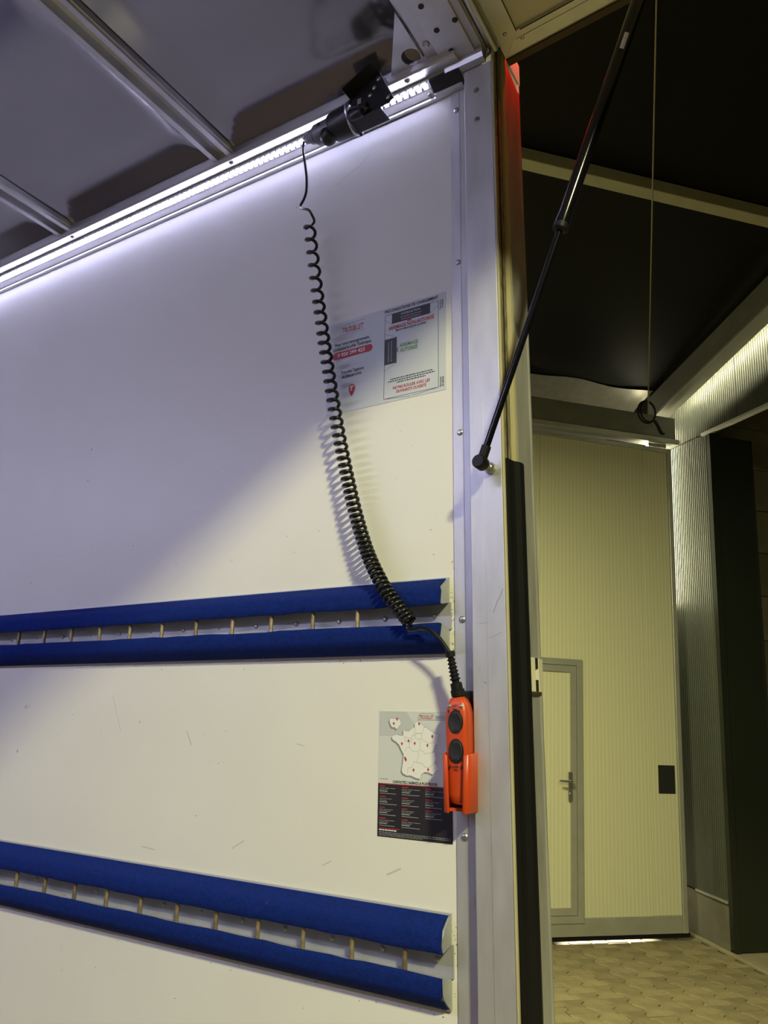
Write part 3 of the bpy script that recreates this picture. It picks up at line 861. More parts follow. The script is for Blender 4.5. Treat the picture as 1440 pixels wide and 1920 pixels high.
# folded bracket
BY = -0.090
P1, P2, P3 = (-0.7666, 1.3062), (-0.6917, 1.3440), (-0.6580, 1.2640)
obj('bracket_plate', prism_y([P1, P2, P3, (-0.668, 1.2560), (-0.730, 1.2500), (-0.7690, 1.2520)], BY, BY + 0.002), 'black', sk)
def slope_plate(t, y0, y1):
    (xa, za), (xb, zb) = P1, P2
    return prism_y([(xa, za), (xb, zb), (xb - 0.0012, zb + t), (xa - 0.0012, za + t)], y0, y1)
obj('bracket_top', slope_plate(0.0022, BY - 0.036, BY), 'black', sk)
obj('bracket_edge', prism_y([(P2[0] - 0.0012, P2[1]), (P2[0] + 0.0006, P2[1]), (P3[0] + 0.0006, P3[1]), (P3[0] - 0.0012, P3[1])], BY - 0.0012, BY + 0.0022), 'alu_x', sk)
obj('bracket_edge', slope_plate(0.0014, BY - 0.0012, BY + 0.0004), 'alu_x', sk)
obj('bracket_back', bx(-0.7695, -0.690, BY + 0.002, -0.0500, 1.2520, 1.2550), 'black', sk)
sb = screw_mesh('bolt', 0.0055, 0.003, FACE_IN)
for x, z in ((-0.696, 1.330), (-0.706, 1.312), (-0.670, 1.270), (-0.716, 1.297)):
    put('bolt', sb, (x, BY, z), sk)
obj('contact_block', bx(-0.752, -0.722, BY - 0.010, BY, 1.2540, 1.2800, 0.002), 'black', sk)
obj('contact_tab', bx(-0.742, -0.732, BY - 0.0125, BY - 0.010, 1.2740, 1.2880, 0.001), 'alu_x', sk)
lp = smooth_path([(-0.770, -0.088, 1.276), (-0.756, -0.105, 1.268), (-0.733, -0.112, 1.256), (-0.716, -0.106, 1.250), (-0.718, -0.101, 1.256), (-0.728, -0.101, 1.262)], 8)
obj('wire_loop', tube(new(), lp, 0.0035, 8), 'black', sk, smooth=True)
obj('wire_sleeve', lathe(new(), (-0.764, -0.102, 1.250), (-0.724, -0.108, 1.242), [(0, 0.006), (0.2, 0.010), (0.8, 0.011), (1, 0.006)], 14), 'black', sk, smooth=True)

# ------------------------------------------------------------------ spiral cable
sc_ = thing('spiral_cable', 'black spiral cable hanging from the roof socket to the orange remote', 'cable', (-0.62, -0.06, 0.04))
lead = [(-0.914, -0.062, 1.289), (-0.9195, -0.058, 1.2800), (-0.9185, -0.056, 1.2553), (-0.9110, -0.056, 1.2150), (-0.9060, -0.056, 1.1800), (-0.9055, -0.056, 1.1477),
        (-0.9120, -0.056, 1.1290), (-0.9185, -0.057, 1.1172), (-0.9163, -0.060, 1.1060), (-0.9050, -0.066, 1.0960), (-0.8943, -0.070, 1.0880)]
CP = [(0, -0.8887, 1.0496), (5, -0.8599, 0.8807), (8, -0.8441, 0.7981), (9, -0.8395, 0.7718), (16, -0.8070, 0.6131), (22, -0.7807, 0.4985), (30, -0.7508, 0.3864),
      (36, -0.7283, 0.3180), (41, -0.7090, 0.2715), (46.5, -0.6815, 0.2220), (49, -0.6680, 0.2027), (52.6, -0.6430, 0.1746), (56, -0.6235, 0.1530)]
def centre(t):
    for (a, xa, za), (b, xb, zb) in zip(CP, CP[1:]):
        if t <= b:
            i = CP.index((a, xa, za))
            # cubic hermite with finite-difference tangents
            def slope(k):
                k0, k1 = max(k - 1, 0), min(k + 1, len(CP) - 1)
                d = CP[k1][0] - CP[k0][0]
                return (CP[k1][1] - CP[k0][1]) / d, (CP[k1][2] - CP[k0][2]) / d
            h = b - a
            s = (t - a) / h
            m0, m1 = slope(i), slope(i + 1)
            h00, h10, h01, h11 = 2 * s ** 3 - 3 * s * s + 1, s ** 3 - 2 * s * s + s, -2 * s ** 3 + 3 * s * s, s ** 3 - s * s
            yy = -0.058 + 0.018 * min(1.0, t / 14) if t < 40 else -0.040 - 0.013 * min(1.0, (t - 40) / 8)
            k = (1.2 + yy) / 1.14
            return Vector(((h00 * xa + h10 * h * m0[0] + h01 * xb + h11 * h * m1[0]) * k, yy, (h00 * za + h10 * h * m0[1] + h01 * zb + h11 * h * m1[1]) * k))
    k = (1.2 - 0.053) / 1.14
    return Vector((CP[-1][1] * k, -0.053, CP[-1][2] * k))
coil = []
SPT = 16
T0, T1 = -0.05, 55.6
for k in range(int((T1 - T0) * SPT) + 1):
    t = T0 + k / SPT
    tt = max(t, 0)
    c = centre(tt)
    tg = (centre(min(tt + 0.05, 56)) - centre(max(tt - 0.05, 0))).normalized()
    e1 = Vector((1, 0, 0)); e1 = (e1 - tg * e1.dot(tg)).normalized()
    e2 = e1.cross(tg).normalized()
    if e2.y > 0: e2 = -e2
    a = 2 * PI * t
    rad = 0.0112
    coil.append(c - e1 * (math.cos(a) * rad) + e2 * (math.sin(a) * rad))
first = coil[0]
run_in = smooth_path(lead + [(-0.8830, -0.0725, 1.0800), (-0.8770, -0.0690, 1.0690), (-0.8790, -0.0560, 1.0580), tuple(first)], 6)
obj('lead', tube(new(), run_in, 0.0030, 8), 'cord', sc_, smooth=True)
obj('coil', tube(new(), coil, 0.0036, 8), 'cord', sc_, smooth=True, autosmooth=80)
last = coil[-1]
tail = smooth_path([tuple(last), (-0.6350, -0.0500, 0.1440), (-0.6210, -0.0500, 0.1415), (-0.6060, -0.0530, 0.1430), (-0.5844, -0.0580, 0.1365), (-0.5680, -0.0560, 0.1220), (-0.5560, -0.0540, 0.1060), (-0.5510, -0.0530, 0.0990)], 8)
obj('tail', tube(new(), tail, 0.0033, 8), 'cord', sc_, smooth=True)
p0, p1 = Vector((-0.5525, -0.0530, 0.1025)), Vector((-0.5425, -0.0400, 0.0290))
prof = [(0, 0.0040), (0.01, 0.0078), (0.13, 0.0080), (0.14, 0.0048)]
for k in range(6):
    s = 0.17 + k * 0.085
    w = 0.0072 + 0.0004 * k
    prof += [(s, 0.0050 + 0.0003 * k), (s + 0.018, w), (s + 0.036, w), (s + 0.054, 0.0050 + 0.0003 * k)]
prof += [(0.70, 0.0062), (0.71, 0.0098), (0.85, 0.0100), (0.86, 0.0118), (0.99, 0.0118), (1.0, 0.009)]
obj('strain_relief', lathe(new(), p0, p1, prof, 18), 'rubber', sc_, smooth=True, autosmooth=35)

# ------------------------------------------------------------------ remote control in its holder
rc = thing('remote_control', 'orange hand remote with two black buttons on the post', 'remote', (-0.537, -0.04, -0.14))
def loft(secs, n=28, cap=True):
    bm = new()
    rings = []
    for (cx, cy, z, hw, hd, e) in secs:
        rr = []
        for k in range(n):
            a = 2 * PI * k / n
            ca, sa = math.cos(a), math.sin(a)
            rr.append(bm.verts.new((cx + hw * math.copysign(abs(ca) ** (2 / e), ca), cy + hd * math.copysign(abs(sa) ** (2 / e), sa), z)))
        rings.append(rr)
    for a, b in zip(rings, rings[1:]):
        for k in range(n):
            bm.faces.new((a[k], a[(k + 1) % n], b[(k + 1) % n], b[k]))
    bm.faces.new(rings[0][::-1]); bm.faces.new(rings[-1])
    bmesh.ops.recalc_face_normals(bm, faces=bm.faces)
    return bm
cx = lambda z: -0.5425 - 0.010 * z
secs = [(cx(-.140), -0.036, -0.1400, 0.010, 0.010, 3), (cx(-.135), -0.036, -0.1370, 0.016, 0.014, 3.2), (cx(-.12), -0.036, -0.1250, 0.019, 0.0165, 3.6), (cx(-.06), -0.0365, -0.060, 0.0205, 0.0175, 4),
        (cx(-.02), -0.0370, -0.020, 0.0210, 0.0180, 4), (cx(0), -0.0370, 0.004, 0.0205, 0.0175, 3.6), (cx(.015), -0.0370, 0.016, 0.0180, 0.0160, 3.2), (cx(.024), -0.0375, 0.0245, 0.0135, 0.0135, 2.8), (cx(.029), -0.038, 0.0295, 0.0075, 0.0085, 2.4), (cx(.031), -0.038, 0.0310, 0.003, 0.004, 2)]
obj('body', loft(secs), 'orange', rc, smooth=True, autosmooth=60)
def button(x, z, y):
    bm = new()
    n = 28
    rings = []
    for (s, dy) in ((1.16, 0.0), (1.12, -0.0008), (1.02, -0.0006), (1.0, -0.0016), (0.92, -0.0024), (0.6, -0.0016), (0.25, -0.0011)):
        rings.append([bm.verts.new((x + 0.0118 * s * math.cos(2 * PI * k / n), y + dy, z + 0.0172 * s * math.sin(2 * PI * k / n))) for k in range(n)])
    for a, b in zip(rings, rings[1:]):
        for k in range(n):
            bm.faces.new((a[k], a[(k + 1) % n], b[(k + 1) % n], b[k]))
    bm.faces.new(rings[-1])
    bmesh.ops.recalc_face_normals(bm, faces=bm.faces)
    if sum(f.normal.y for f in bm.faces) > 0:
        bmesh.ops.reverse_faces(bm, faces=bm.faces)
    return bm
for z in (-0.0130, -0.0580):
    obj('button', button(cx(z) + 0.0005, z, -0.0540), 'button', rc, smooth=True)
rs_ = screw_mesh('screw', 0.0034, 0.002, FACE_IN)
for x in (-0.5535, -0.5318):
    put('screw', rs_, (x, -0.0530, 0.0125), rc)
obj('lettering', text_bm('LIFT', -0.5475, -0.5385, 0.0115, 0.0035, -0.0556, 0.02), 'ink', rc)
bm = new()
stroke(bm, [(-0.5470, 0.0085), (-0.5375, 0.0075)], 0.0012, -0.0556)
for x in (-0.5530, -0.5345):
    flat(bm, [(x - 0.0018, 0.0040), (x + 0.0018, 0.0040), (x, 0.0078)], -0.0557)
    stroke(bm, [(x, 0.0042), (x, 0.0015)], 0.0018, -0.0557)
stroke(bm, [(-0.5455, -0.0860), (-0.5375, -0.0872)], 0.0012, -0.0552)
for x in (-0.5520, -0.5320):
    flat(bm, [(x - 0.0018, -0.0825), (x + 0.0018, -0.0825), (x, -0.0862)], -0.0552)
    stroke(bm, [(x, -0.0826), (x, -0.0800)], 0.0018, -0.0552)
tag(obj('arrow_marks', bm, 'ink', rc), kind='stuff')
obj('lettering', text_bm('LOWER', -0.5490, -0.5365, -0.0835, 0.0033, -0.0552, 0.02), 'ink', rc)

hd = thing('remote_holder', 'open orange cradle gripping the lower half of the remote', 'holder', (-0.538, -0.03, -0.152))
z0, z1 = -0.150, -0.062
hx = -0.540
obj('back_plate', bx(hx - 0.0235, hx + 0.0235, -0.0165, -0.0045, z0 + 0.004, z1 + 0.02, 0.003, 2), 'orange', hd, smooth=True)
for s in (-1, 1):
    o = [(hx + s * 0.0255, -0.005), (hx + s * 0.0262, -0.030), (hx + s * 0.0258, -0.052), (hx + s * 0.0235, -0.0595), (hx + s * 0.0180, -0.0625), (hx + s * 0.0140, -0.0615),
         (hx + s * 0.0142, -0.0575), (hx + s * 0.0195, -0.0575), (hx + s * 0.0222, -0.050), (hx + s * 0.0225, -0.030), (hx + s * 0.0222, -0.005)]
    bm = prism_z(o, z0, z1)
    for v in bm.verts:                     # rounded lower end, sloped mouth
        if v.co.z < z0 + 0.001:
            f = (-v.co.y - 0.005) / 0.0575
            v.co.z -= 0.002 * f
            v.co.x -= s * 0.003 * f
        else:
            v.co.z += 0.004 * (1 - (-v.co.y) / 0.06) - (0.003 if abs(v.co.x - hx) < 0.017 else 0)
    bmesh.ops.bevel(bm, geom=list(bm.edges), offset=0.0012, segments=1, affect='EDGES', clamp_overlap=True)
    obj('side_wall', bm, 'orange', hd, smooth=True, autosmooth=50)
obj('bottom_shelf', prism_z([(hx - 0.023, -0.006), (hx - 0.023, -0.052), (hx - 0.012, -0.040), (hx + 0.004, -0.034), (hx + 0.022, -0.034), (hx + 0.022, -0.006)], z0 - 0.001, z0 + 0.004), 'orange', hd)
tag(obj('mounting_plate', bx(hx - 0.008, hx + 0.0215, -0.0165, -0.0044, -0.055, 0.0385, 0.003, 2), 'black', hd), label='black mounting plate behind the remote')

# ------------------------------------------------------------------ gas strut
gs = thing('gas_strut', 'black gas strut slanting from the post up to the open hatch', 'strut', (-0.47, -0.075, 0.40))
SY = -0.075
pa, pb, pc = Vector((-0.4785, SY, 0.4215)), Vector((-0.3205, SY, 0.8280)), Vector((-0.1030, SY, 1.3840))
obj('ball_stud', lathe(new(), (-0.4800, -0.030, 0.4215), (-0.4800, -0.066, 0.4215), [(0, 0.0105), (0.25, 0.0105), (0.28, 0.006), (0.6, 0.006), (0.65, 0.009), (1.0, 0.008)], 16), 'screw', gs, smooth=True)
obj('ball_cup', lathe(new(), (-0.4800, -0.0620, 0.4195), (-0.4800, -0.0880, 0.4195), [(0, 0.010), (0.15, 0.0125), (0.85, 0.0125), (1.0, 0.010)], 18), 'rubber', gs, smooth=True)
dirv = (pb - pa).normalized()
obj('cup_neck', cyl(pa + dirv * 0.004, pa + dirv * 0.028, 0.0085, 14), 'rubber', gs, smooth=True)
obj('rod', cyl(pa + dirv * 0.026, pb + dirv * 0.01, 0.0062, 14), 'strut', gs, smooth=True)
tubes = lathe(new(), pb, pc, [(0, 0.0095), (0.006, 0.0135), (0.02, 0.0140), (0.05, 0.0125), (0.99, 0.0125), (1.0, 0.009)], 22)
obj('cylinder', tubes, 'strut', gs, smooth=True)
obj('end_collar', lathe(new(), pb - dirv * 0.004, pb + dirv * 0.010, [(0, 0.0100), (0.3, 0.0142), (1, 0.0144)], 20), 'rubber', gs, smooth=True)
la, lb = Vector((-0.1960, SY, 1.1480)), Vector((-0.1845, SY, 1.1775))
def half_label():
    bm = new()
    u, w = frame_of(lb - la)
    n = 10
    rings = []
    view = (CAM - Vector((0, 0, ZC)) - (la + lb) / 2)
    ax = (lb - la).normalized()
    vd = (view - ax * view.dot(ax)).normalized()
    sd = ax.cross(vd).normalized()
    for p in (la, lb):
        rings.append([bm.verts.new(p + (vd * math.cos(a) + sd * math.sin(a)) * 0.0129) for a in [(-0.3 + 1.9 * k / n) for k in range(n + 1)]])
    for k in range(n):
        bm.faces.new((rings[0][k], rings[0][k + 1], rings[1][k + 1], rings[1][k]))
    r = bmesh.ops.extrude_face_region(bm, geom=list(bm.faces))
    mid = (la + lb) / 2
    for v in [e for e in r['geom'] if isinstance(e, bmesh.types.BMVert)]:
        d = v.co - la
        rad = d - ax * d.dot(ax)
        v.co -= rad.normalized() * 0.0008
    bmesh.ops.recalc_face_normals(bm, faces=bm.faces)
    return bm
lo_ = obj('paper_label', half_label(), 'tag', gs)
tag(lo_, label='small cream paper label on the cylinder')

# ------------------------------------------------------------------ raised hatch
HT = math.radians(5.5)
hx0, hz0 = -0.447, 1.360
def HP(a, b, c):     # a: distance out from the hinge, b: y, c: height above the underside
    return Vector((hx0 + a * math.cos(HT) - c * math.sin(HT), b, hz0 + a * math.sin(HT) + c * math.cos(HT)))
def hbox(a0, a1, b0, b1, c0, c1):
    bm = box(new(), a0, a1, b0, b1, c0, c1)
    for v in bm.verts:
        v.co = HP(*v.co)
    return bm
hatch = thing('tailgate_hatch', 'raised pale rear hatch with aluminium frame above the corner post', 'hatch', (hx0, -1.07, hz0))
HY1, HY0 = 0.028, W - 0.02
HL = 0.95
obj('panel', hbox(0.040, HL - 0.04, HY0 + 0.045, HY1 - 0.050, 0.006, 0.026), 'hatchpanel', hatch)
def hprism(pts, b0, b1):                # mitred frame member along the hinge
    return None
def member(quads, c0, c1):
    bm = new()
    lo = [bm.verts.new(HP(a, b, c0)) for a, b in quads]
    hi = [bm.verts.new(HP(a, b, c1)) for a, b in quads]
    bm.faces.new(lo); bm.faces.new(hi[::-1])
    n = len(quads)
    for i in range(n):
        bm.faces.new((lo[i], hi[i], hi[(i + 1) % n], lo[(i + 1) % n]))
    bmesh.ops.recalc_face_normals(bm, faces=bm.faces)
    return bm
obj('frame_rail', member([(0.0, HY1), (0.043, HY1 - 0.053), (0.043, HY0 + 0.053), (0.0, HY0)], 0.0, 0.026), 'alu', hatch)
obj('frame_rail', member([(0.0005, HY1), (HL, HY1), (HL - 0.043, HY1 - 0.053), (0.0435, HY1 - 0.053)], 0.0, 0.026), 'alu', hatch)
obj('frame_rail', member([(HL, HY1), (HL, HY0), (HL - 0.043, HY0 + 0.053), (HL - 0.043, HY1 - 0.053)], 0.0, 0.026), 'alu', hatch)
obj('frame_rail', member([(0.0, HY0), (HL, HY0), (HL - 0.043, HY0 + 0.053), (0.043, HY0 + 0.053)], 0.0, 0.026), 'alu', hatch)
obj('frame_bead', hbox(0.036, HL - 0.05, HY1 - 0.0345, HY1 - 0.0325, -0.0015, 0.001), 'alu_x', hatch)
obj('frame_bead', hbox(0.050, HL - 0.05, HY1 - 0.052, HY1 - 0.0500, -0.001, 0.001), 'dark', hatch)
obj('frame_bead', hbox(0.0420, 0.0435, HY0 + 0.05, HY1 - 0.052, -0.001, 0.001), 'dark', hatch)
obj('edge_seal', hbox(0.0, HL, HY1, HY1 + 0.016, -0.004, 0.030), 'redbrown', hatch)
hs = screw_mesh('screw', 0.0042, 0.0025, (math.sin(HT), 0, -math.cos(HT)))
for a, b in ((0.020, HY1 - 0.058), (0.048, HY1 - 0.030), (0.30, HY1 - 0.030), (0.020, HY1 - 0.40)):
    put('screw', hs, HP(a, b, -0.0002), hatch)
obj('hinge_gap_strip', bx(-0.470, hx0 + 0.004, HY0, HY1 - 0.03, 1.362, 1.384), 'dark', hatch)  # strip added to stop light leaking between hatch and header
obj('strut_bracket', hbox(0.345, 0.405, SY - 0.012, SY + 0.03, -0.006, 0.0), 'black', hatch)

# red marker lamp above the corner, hidden by the hatch from here
ml = thing('marker_lamp', 'small red marker lamp at the top of the corner post', 'lamp', (-0.43, 0.1, 1.44))
obj('lamp_base', bx(-0.468, -0.420, 0.070, 0.128, 1.530, 1.555, 0.003), 'black', ml)
obj('lamp_arm', bx(-0.468, -0.458, 0.085, 0.115, 1.4405, 1.531), 'black', ml)
obj('lamp_lens', bx(-0.4195, -0.385, 0.068, 0.130, 1.528, 1.557, 0.004), 'redlens', ml)
ld = bpy.data.lights.new('marker_glow', 'POINT')
ld.energy = 2.2; ld.color = (1.0, 0.0012, 0.001); ld.shadow_soft_size = 0.012
lo2 = bpy.data.objects.new('marker_glow', ld)
C.objects.link(lo2); lo2.parent = ml; lo2.location = Vector((-0.368, 0.100, 1.540)) - ORG[ml.name]

# =================================================================== YARD HALL
G = -1.92                                # ground level in the hall frame
def S(name, bm, m, label, cat):
    return tag(obj(name, bm, m, frame=MB), label, cat, kind='structure')

pav = thing('pavement', 'brown interlocking concrete pavers in front of the pale gate', 'pavement', (3.2, 4.9, G), frame=MB, kind='structure')
obj('sand_bed', bx(-7.0, 4.40, -9.0, 9.0, G - 0.10, G - 0.008), 'joint', pav)
PITX, PITY = 0.165, 0.200
def paver_bm():
    h, w, d, g = PITY / 2, PITX / 2, 0.017, 0.0038
    side = [(-h, w + d), (-0.062, w + d), (-0.036, w - d), (0.036, w - d), (0.062, w + d), (h, w + d)]
    pts = [(x - g, y) for y, x in side]
    pts = [(x, max(-h + g, min(h - g, y))) for x, y in pts]
    pts = pts + [(-x, y) for x, y in reversed(pts)]
    bm = prism_z(pts, -0.05, 0.0)
    top = [f for f in bm.faces if f.normal.z > 0.9]
    ed = [e for f in top for e in f.edges]
    bmesh.ops.bevel(bm, geom=ed, offset=0.004, segments=1, affect='EDGES')
    bm.verts.index_update()
    return bm
pmesh = mesh_of('paver', paver_bm(), 'paver')
cols_ = range(-1, 16)
cnt = 0
for i in cols_:
    for j in range(0, 16):
        x = 4.395 - 0.115 - i * PITX
        y = 6.18 - j * PITY - (PITY / 2 if i % 2 else 0)
        if x > 4.31 or y < 3.35: continue
        if x < 2.0 or (x < 2.75 and y > 5.95): continue
        p_ = put('paver', pmesh, (x, y, G + random.uniform(-0.002, 0.002)), pav, rot=(random.uniform(-0.008, 0.008), random.uniform(-0.008, 0.008), 0))
        cnt += 1
bm = new()
base = paver_bm()
bverts = [v.co.copy() for v in base.verts]
bfaces = [[v.index for v in f.verts] for f in base.faces]
base.free()
for i in range(-1, 34):
    for j in range(0, 40):
        x = 4.395 - 0.115 - i * PITX
        y = 6.18 - j * PITY - (PITY / 2 if i % 2 else 0)
        if x > 4.31 or not (y < 3.35 or x < 2.0 or (x < 2.75 and y > 5.95)): continue
        dz = random.uniform(-0.002, 0.002)
        vs = [bm.verts.new((x + c.x, y + c.y, G + c.z + dz)) for c in bverts]
        for f in bfaces:
            bm.faces.new([vs[k] for k in f])
tag(obj('paver_field', bm, 'paver', pav), kind='stuff')
print('pavers', cnt)

# kerb along the gable wall and the pale slab beyond
kerb = S('kerb', bx(4.385, 4.425, -3.0, 5.98, G - 0.05, G + 0.012, 0.004), 'slab', 'pale concrete kerb line along the foot of the ribbed wall', 'kerb')
S('side_slab', bx(4.426, 7.6, -3.0, 9.0, G - 0.06, G - 0.004), 'slab', 'pale concrete floor beyond the kerb line', 'floor')

# gable wall with ribs, its opening and the header trim
XW = 4.45
def ribs(y0, y1, z0, z1, pitch=0.030, depth=0.007):
    bm = new()
    n = int((y1 - y0) / pitch)
    pts = []
    for k in range(n + 1):
        y = y0 + (y1 - y0) * k / n
        pts += [(y, 0.0), (y + pitch * 0.40, 0.0), (y + pitch * 0.55, depth), (y + pitch * 0.85, depth)]
    pts = [p for p in pts if p[0] <= y1]
    out = [(XW + d, y) for y, d in pts] + [(XW + 0.06, y1), (XW + 0.06, y0)]
    return prism_z(out, z0, z1, bm)
gw = thing('wall_gable', 'grey ribbed sheet gable wall lit along its edge beside the gate', 'wall', (XW, 6.2, G), frame=MB, kind='structure')
YC = 5.58
obj('ribbed_panel', ribs(YC, 7.6, -1.56, 2.43, 0.026, 0.006), 'ribwall', gw)
obj('ribbed_panel', ribs(5.185, 7.6, 2.44, 3.6, 0.026, 0.006), 'ribwall', gw)
obj('ribbed_panel', ribs(1.0, 5.18, 2.44, 4.9, 0.026, 0.006), 'ribwall', gw)
obj('plinth', bx(XW + 0.010, XW + 0.12, YC + 0.002, 7.6, G, -1.575), 'concrete', gw)
obj('plinth_trim', bx(XW - 0.012, XW + 0.03, YC + 0.01, 5.99, -1.574, -1.556), 'hallalu', gw)
obj('header_trim', bx(XW - 0.030, XW + 0.03, 1.0, YC + 0.05, 2.415, 2.438), 'hallalu', gw)
obj('corner_trim', bx(XW - 0.008, XW + 0.055, YC - 0.045, YC - 0.001, G, 2.413), 'darkgreen', gw)
# dark leaf behind the opening and the boarded wall further back
d2 = thing('door_2', 'glossy dark green door leaf standing open beside the ribbed wall', 'door', (XW + 0.23, YC, G), frame=MB, kind='structure')
obj('leaf', bx(XW + 0.012, XW + 0.432, YC - 0.040, YC + 0.020, G + 0.006, 2.40), 'darkgreen', d2)
obj('edge_seal', bx(XW + 0.4325, XW + 0.450, YC - 0.046, YC + 0.026, G + 0.006, 2.40), 'dark', d2)
bw = thing('wall_side', 'dim boarded wall seen through the side opening', 'wall', (6.0, 6.4, G), frame=MB, kind='structure')
for k in range(13):
    obj('board', bx(4.75, 7.4, YC + 0.35, YC + 0.38, G + 0.42 * k, G + 0.42 * k + 0.412, 0.003), 'plank', bw)

# sliding gate
gate = thing('door_1', 'tall pale sliding gate of vertical lined panels with a wicket door', 'gate', (3.0, 5.88, G + 0.03), frame=MB, kind='structure')
GY = 5.860
ZT, ZB = 2.285, -1.862
seams = [4.215, 3.942, 2.895, 1.848, 0.80]
WX0, WX1, WZ0, WZ1 = 2.385, 3.300, -1.762, 0.300
def gp(x0, x1, z0, z1):
    return bx(x0 + 0.0025, x1 - 0.0025, GY, GY + 0.04, z0, z1, 0.002)
obj('panel', gp(3.942, 4.215, -1.728, ZT), 'gate', gate)
# panel pierced by the wicket
bm = new()
box(bm, WX1, 3.9395, GY, GY + 0.04, -1.728, ZT)
box(bm, 2.8975, WX1, GY, GY + 0.04, WZ1, ZT)
obj('panel', bm, 'gate', gate)
bm = new()
box(bm, WX0, 2.8925, GY, GY + 0.04, WZ1, ZT)
box(bm, 1.8505, WX0, GY, GY + 0.04, -1.728, ZT)
obj('panel', bm, 'gate', gate)
obj('panel', gp(0.80, 1.848, -1.728, ZT), 'gate', gate)
obj('stile', bx(4.216, 4.262, GY - 0.008, GY + 0.05, ZB, ZT + 0.045, 0.003), 'hallalu', gate)
obj('bottom_rail', bx(0.80, 4.2155, GY - 0.006, GY + 0.045, ZB, -1.729, 0.003), 'hallalu', gate)
obj('top_rail', bx(0.80, 4.2155, GY - 0.006, GY + 0.045, ZT + 0.001, ZT + 0.045, 0.003), 'hallalu', gate)
tag(obj('bottom_seal', bx(0.80, 4.285, GY + 0.005, GY + 0.035, ZB - 0.035, ZB - 0.001), 'rubber', gate), label='black rubber strip under the gate')
tag(obj('recessed_pull', bx(4.022, 4.183, GY - 0.004, GY + 0.002, -0.775, -0.545), 'dark', gate), label='black recessed pull plate')
obj('stile_screw', bx(4.236, 4.242, GY - 0.010, GY - 0.008, 1.10, 1.106), 'screw', gate)
# wicket door
wk = obj('wicket_leaf', bx(WX0 + 0.11, WX1 - 0.11, GY + 0.004, GY + 0.035, WZ0 + 0.10, WZ1 - 0.11), 'gate', gate)
tag(wk, label='narrow wicket door leaf')
def wframe(i0, i1, y0, y1):
    bm = new()
    for (a0, a1, b0, b1) in ((WX0 + i0, WX1 - i0, WZ1 - i1, WZ1 - i0), (WX0 + i0, WX1 - i0, WZ0 + i0, WZ0 + i1), (WX0 + i0, WX0 + i1, WZ0 + i1, WZ1 - i1), (WX1 - i1, WX1 - i0, WZ0 + i1, WZ1 - i1)):
        box(bm, a0, a1, y0, y1, b0, b1)
    return bm
obj('wicket_frame', wframe(0.0, 0.052, GY - 0.014, GY + 0.04), 'hallalu', gate)
obj('leaf_frame', wframe(0.056, 0.110, GY - 0.008, GY + 0.036), 'hallalu', wk)
obj('frame_gap', wframe(0.052, 0.056, GY + 0.010, GY + 0.030), 'dark', wk)
hx_, hz_ = 3.183, -0.735
obj('handle_plate', bx(hx_ - 0.019, hx_ + 0.019, GY - 0.018, GY - 0.008, hz_ - 0.115, hz_ + 0.115, 0.004), 'screw', wk)
obj('handle_lever', tube(new(), smooth_path([(hx_, GY - 0.015, hz_ + 0.045), (hx_, GY - 0.050, hz_ + 0.045), (hx_ - 0.025, GY - 0.062, hz_ + 0.046), (hx_ - 0.120, GY - 0.060, hz_ + 0.050)], 5), 0.009, 10), 'screw', wk, smooth=True)
obj('lock_cylinder', lathe(new(), (hx_, GY - 0.018, hz_ - 0.055), (hx_, GY - 0.030, hz_ - 0.055), [(0, 0.010), (1, 0.009)], 12), 'screw', wk, smooth=True)

# track and eaves beam over the gate
S('gate_track', bx(0.6, 4.330, GY - 0.050, GY + 0.080, 2.368, 2.420, 0.004), 'hallalu', 'pale aluminium sliding track above the gate', 'track')
S('eaves_beam', bx(-3.0, 4.300, GY - 0.030, GY + 0.110, 2.424, 2.640, 0.006), 'steelbeam', 'dark steel eaves beam above the gate track', 'beam')
rl_ = thing('gate_roller', 'small bright roller bracket between gate top and track', 'roller', (4.05, 5.87, 2.33), frame=MB)
obj('roller_plate', bx(4.020, 4.205, 5.850, 5.858, 2.333, 2.366), 'hallalu', rl_)
obj('roller_wheel', lathe(new(), (4.085, 5.835, 2.349), (4.085, 5.849, 2.349), [(0, 0.014), (0.5, 0.016), (1, 0.014)], 16), 'screw', rl_, smooth=True)

# roof: black sheet on purlins, rafter along the gable
RS = 0.268
def roof_z(y): return 2.93 + RS * (6.2 - y)
bm = new()
nx, ny = 40, 40
g = []
for i in range(nx + 1):
    row = []
    for j in range(ny + 1):
        x = -7.0 + (XW + 7.0 - 0.005) * i / nx
        y = -9.0 + 16.0 * j / ny
        z = 2.96 + RS * (6.2 - max(y, -1.0)) + (RS * (min(y, -1.0) + 1.0))
        z += 0.012 * math.sin(x * 3.1 + 0.6 * math.sin(y * 2.3)) * (1 if 0 < j < ny else 0)
        row.append(bm.verts.new((x, y, z)))
    g.append(row)
for i in range(nx):
    for j in range(ny):
        bm.faces.new((g[i][j], g[i + 1][j], g[i + 1][j + 1], g[i][j + 1]))
r = bmesh.ops.extrude_face_region(bm, geom=list(bm.faces))
for v in [e for e in r['geom'] if isinstance(e, bmesh.types.BMVert)]:
    v.co.z += 0.05
bmesh.ops.recalc_face_normals(bm, faces=bm.faces)
o = obj('hall_roof', bm, 'tarp', frame=MB, smooth=True)
tag(o, 'black roof sheet of the hall rising from the eaves', 'roof', kind='structure')
py = 3.98
pz = 2.96 + RS * (6.2 - py)
S('roof_purlin', bx(-6.0, XW - 0.12, py - 0.050, py + 0.055, pz - 0.105, pz - 0.014, 0.004), 'purlin', 'pale straight purlin crossing the black roof sheet', 'beam')
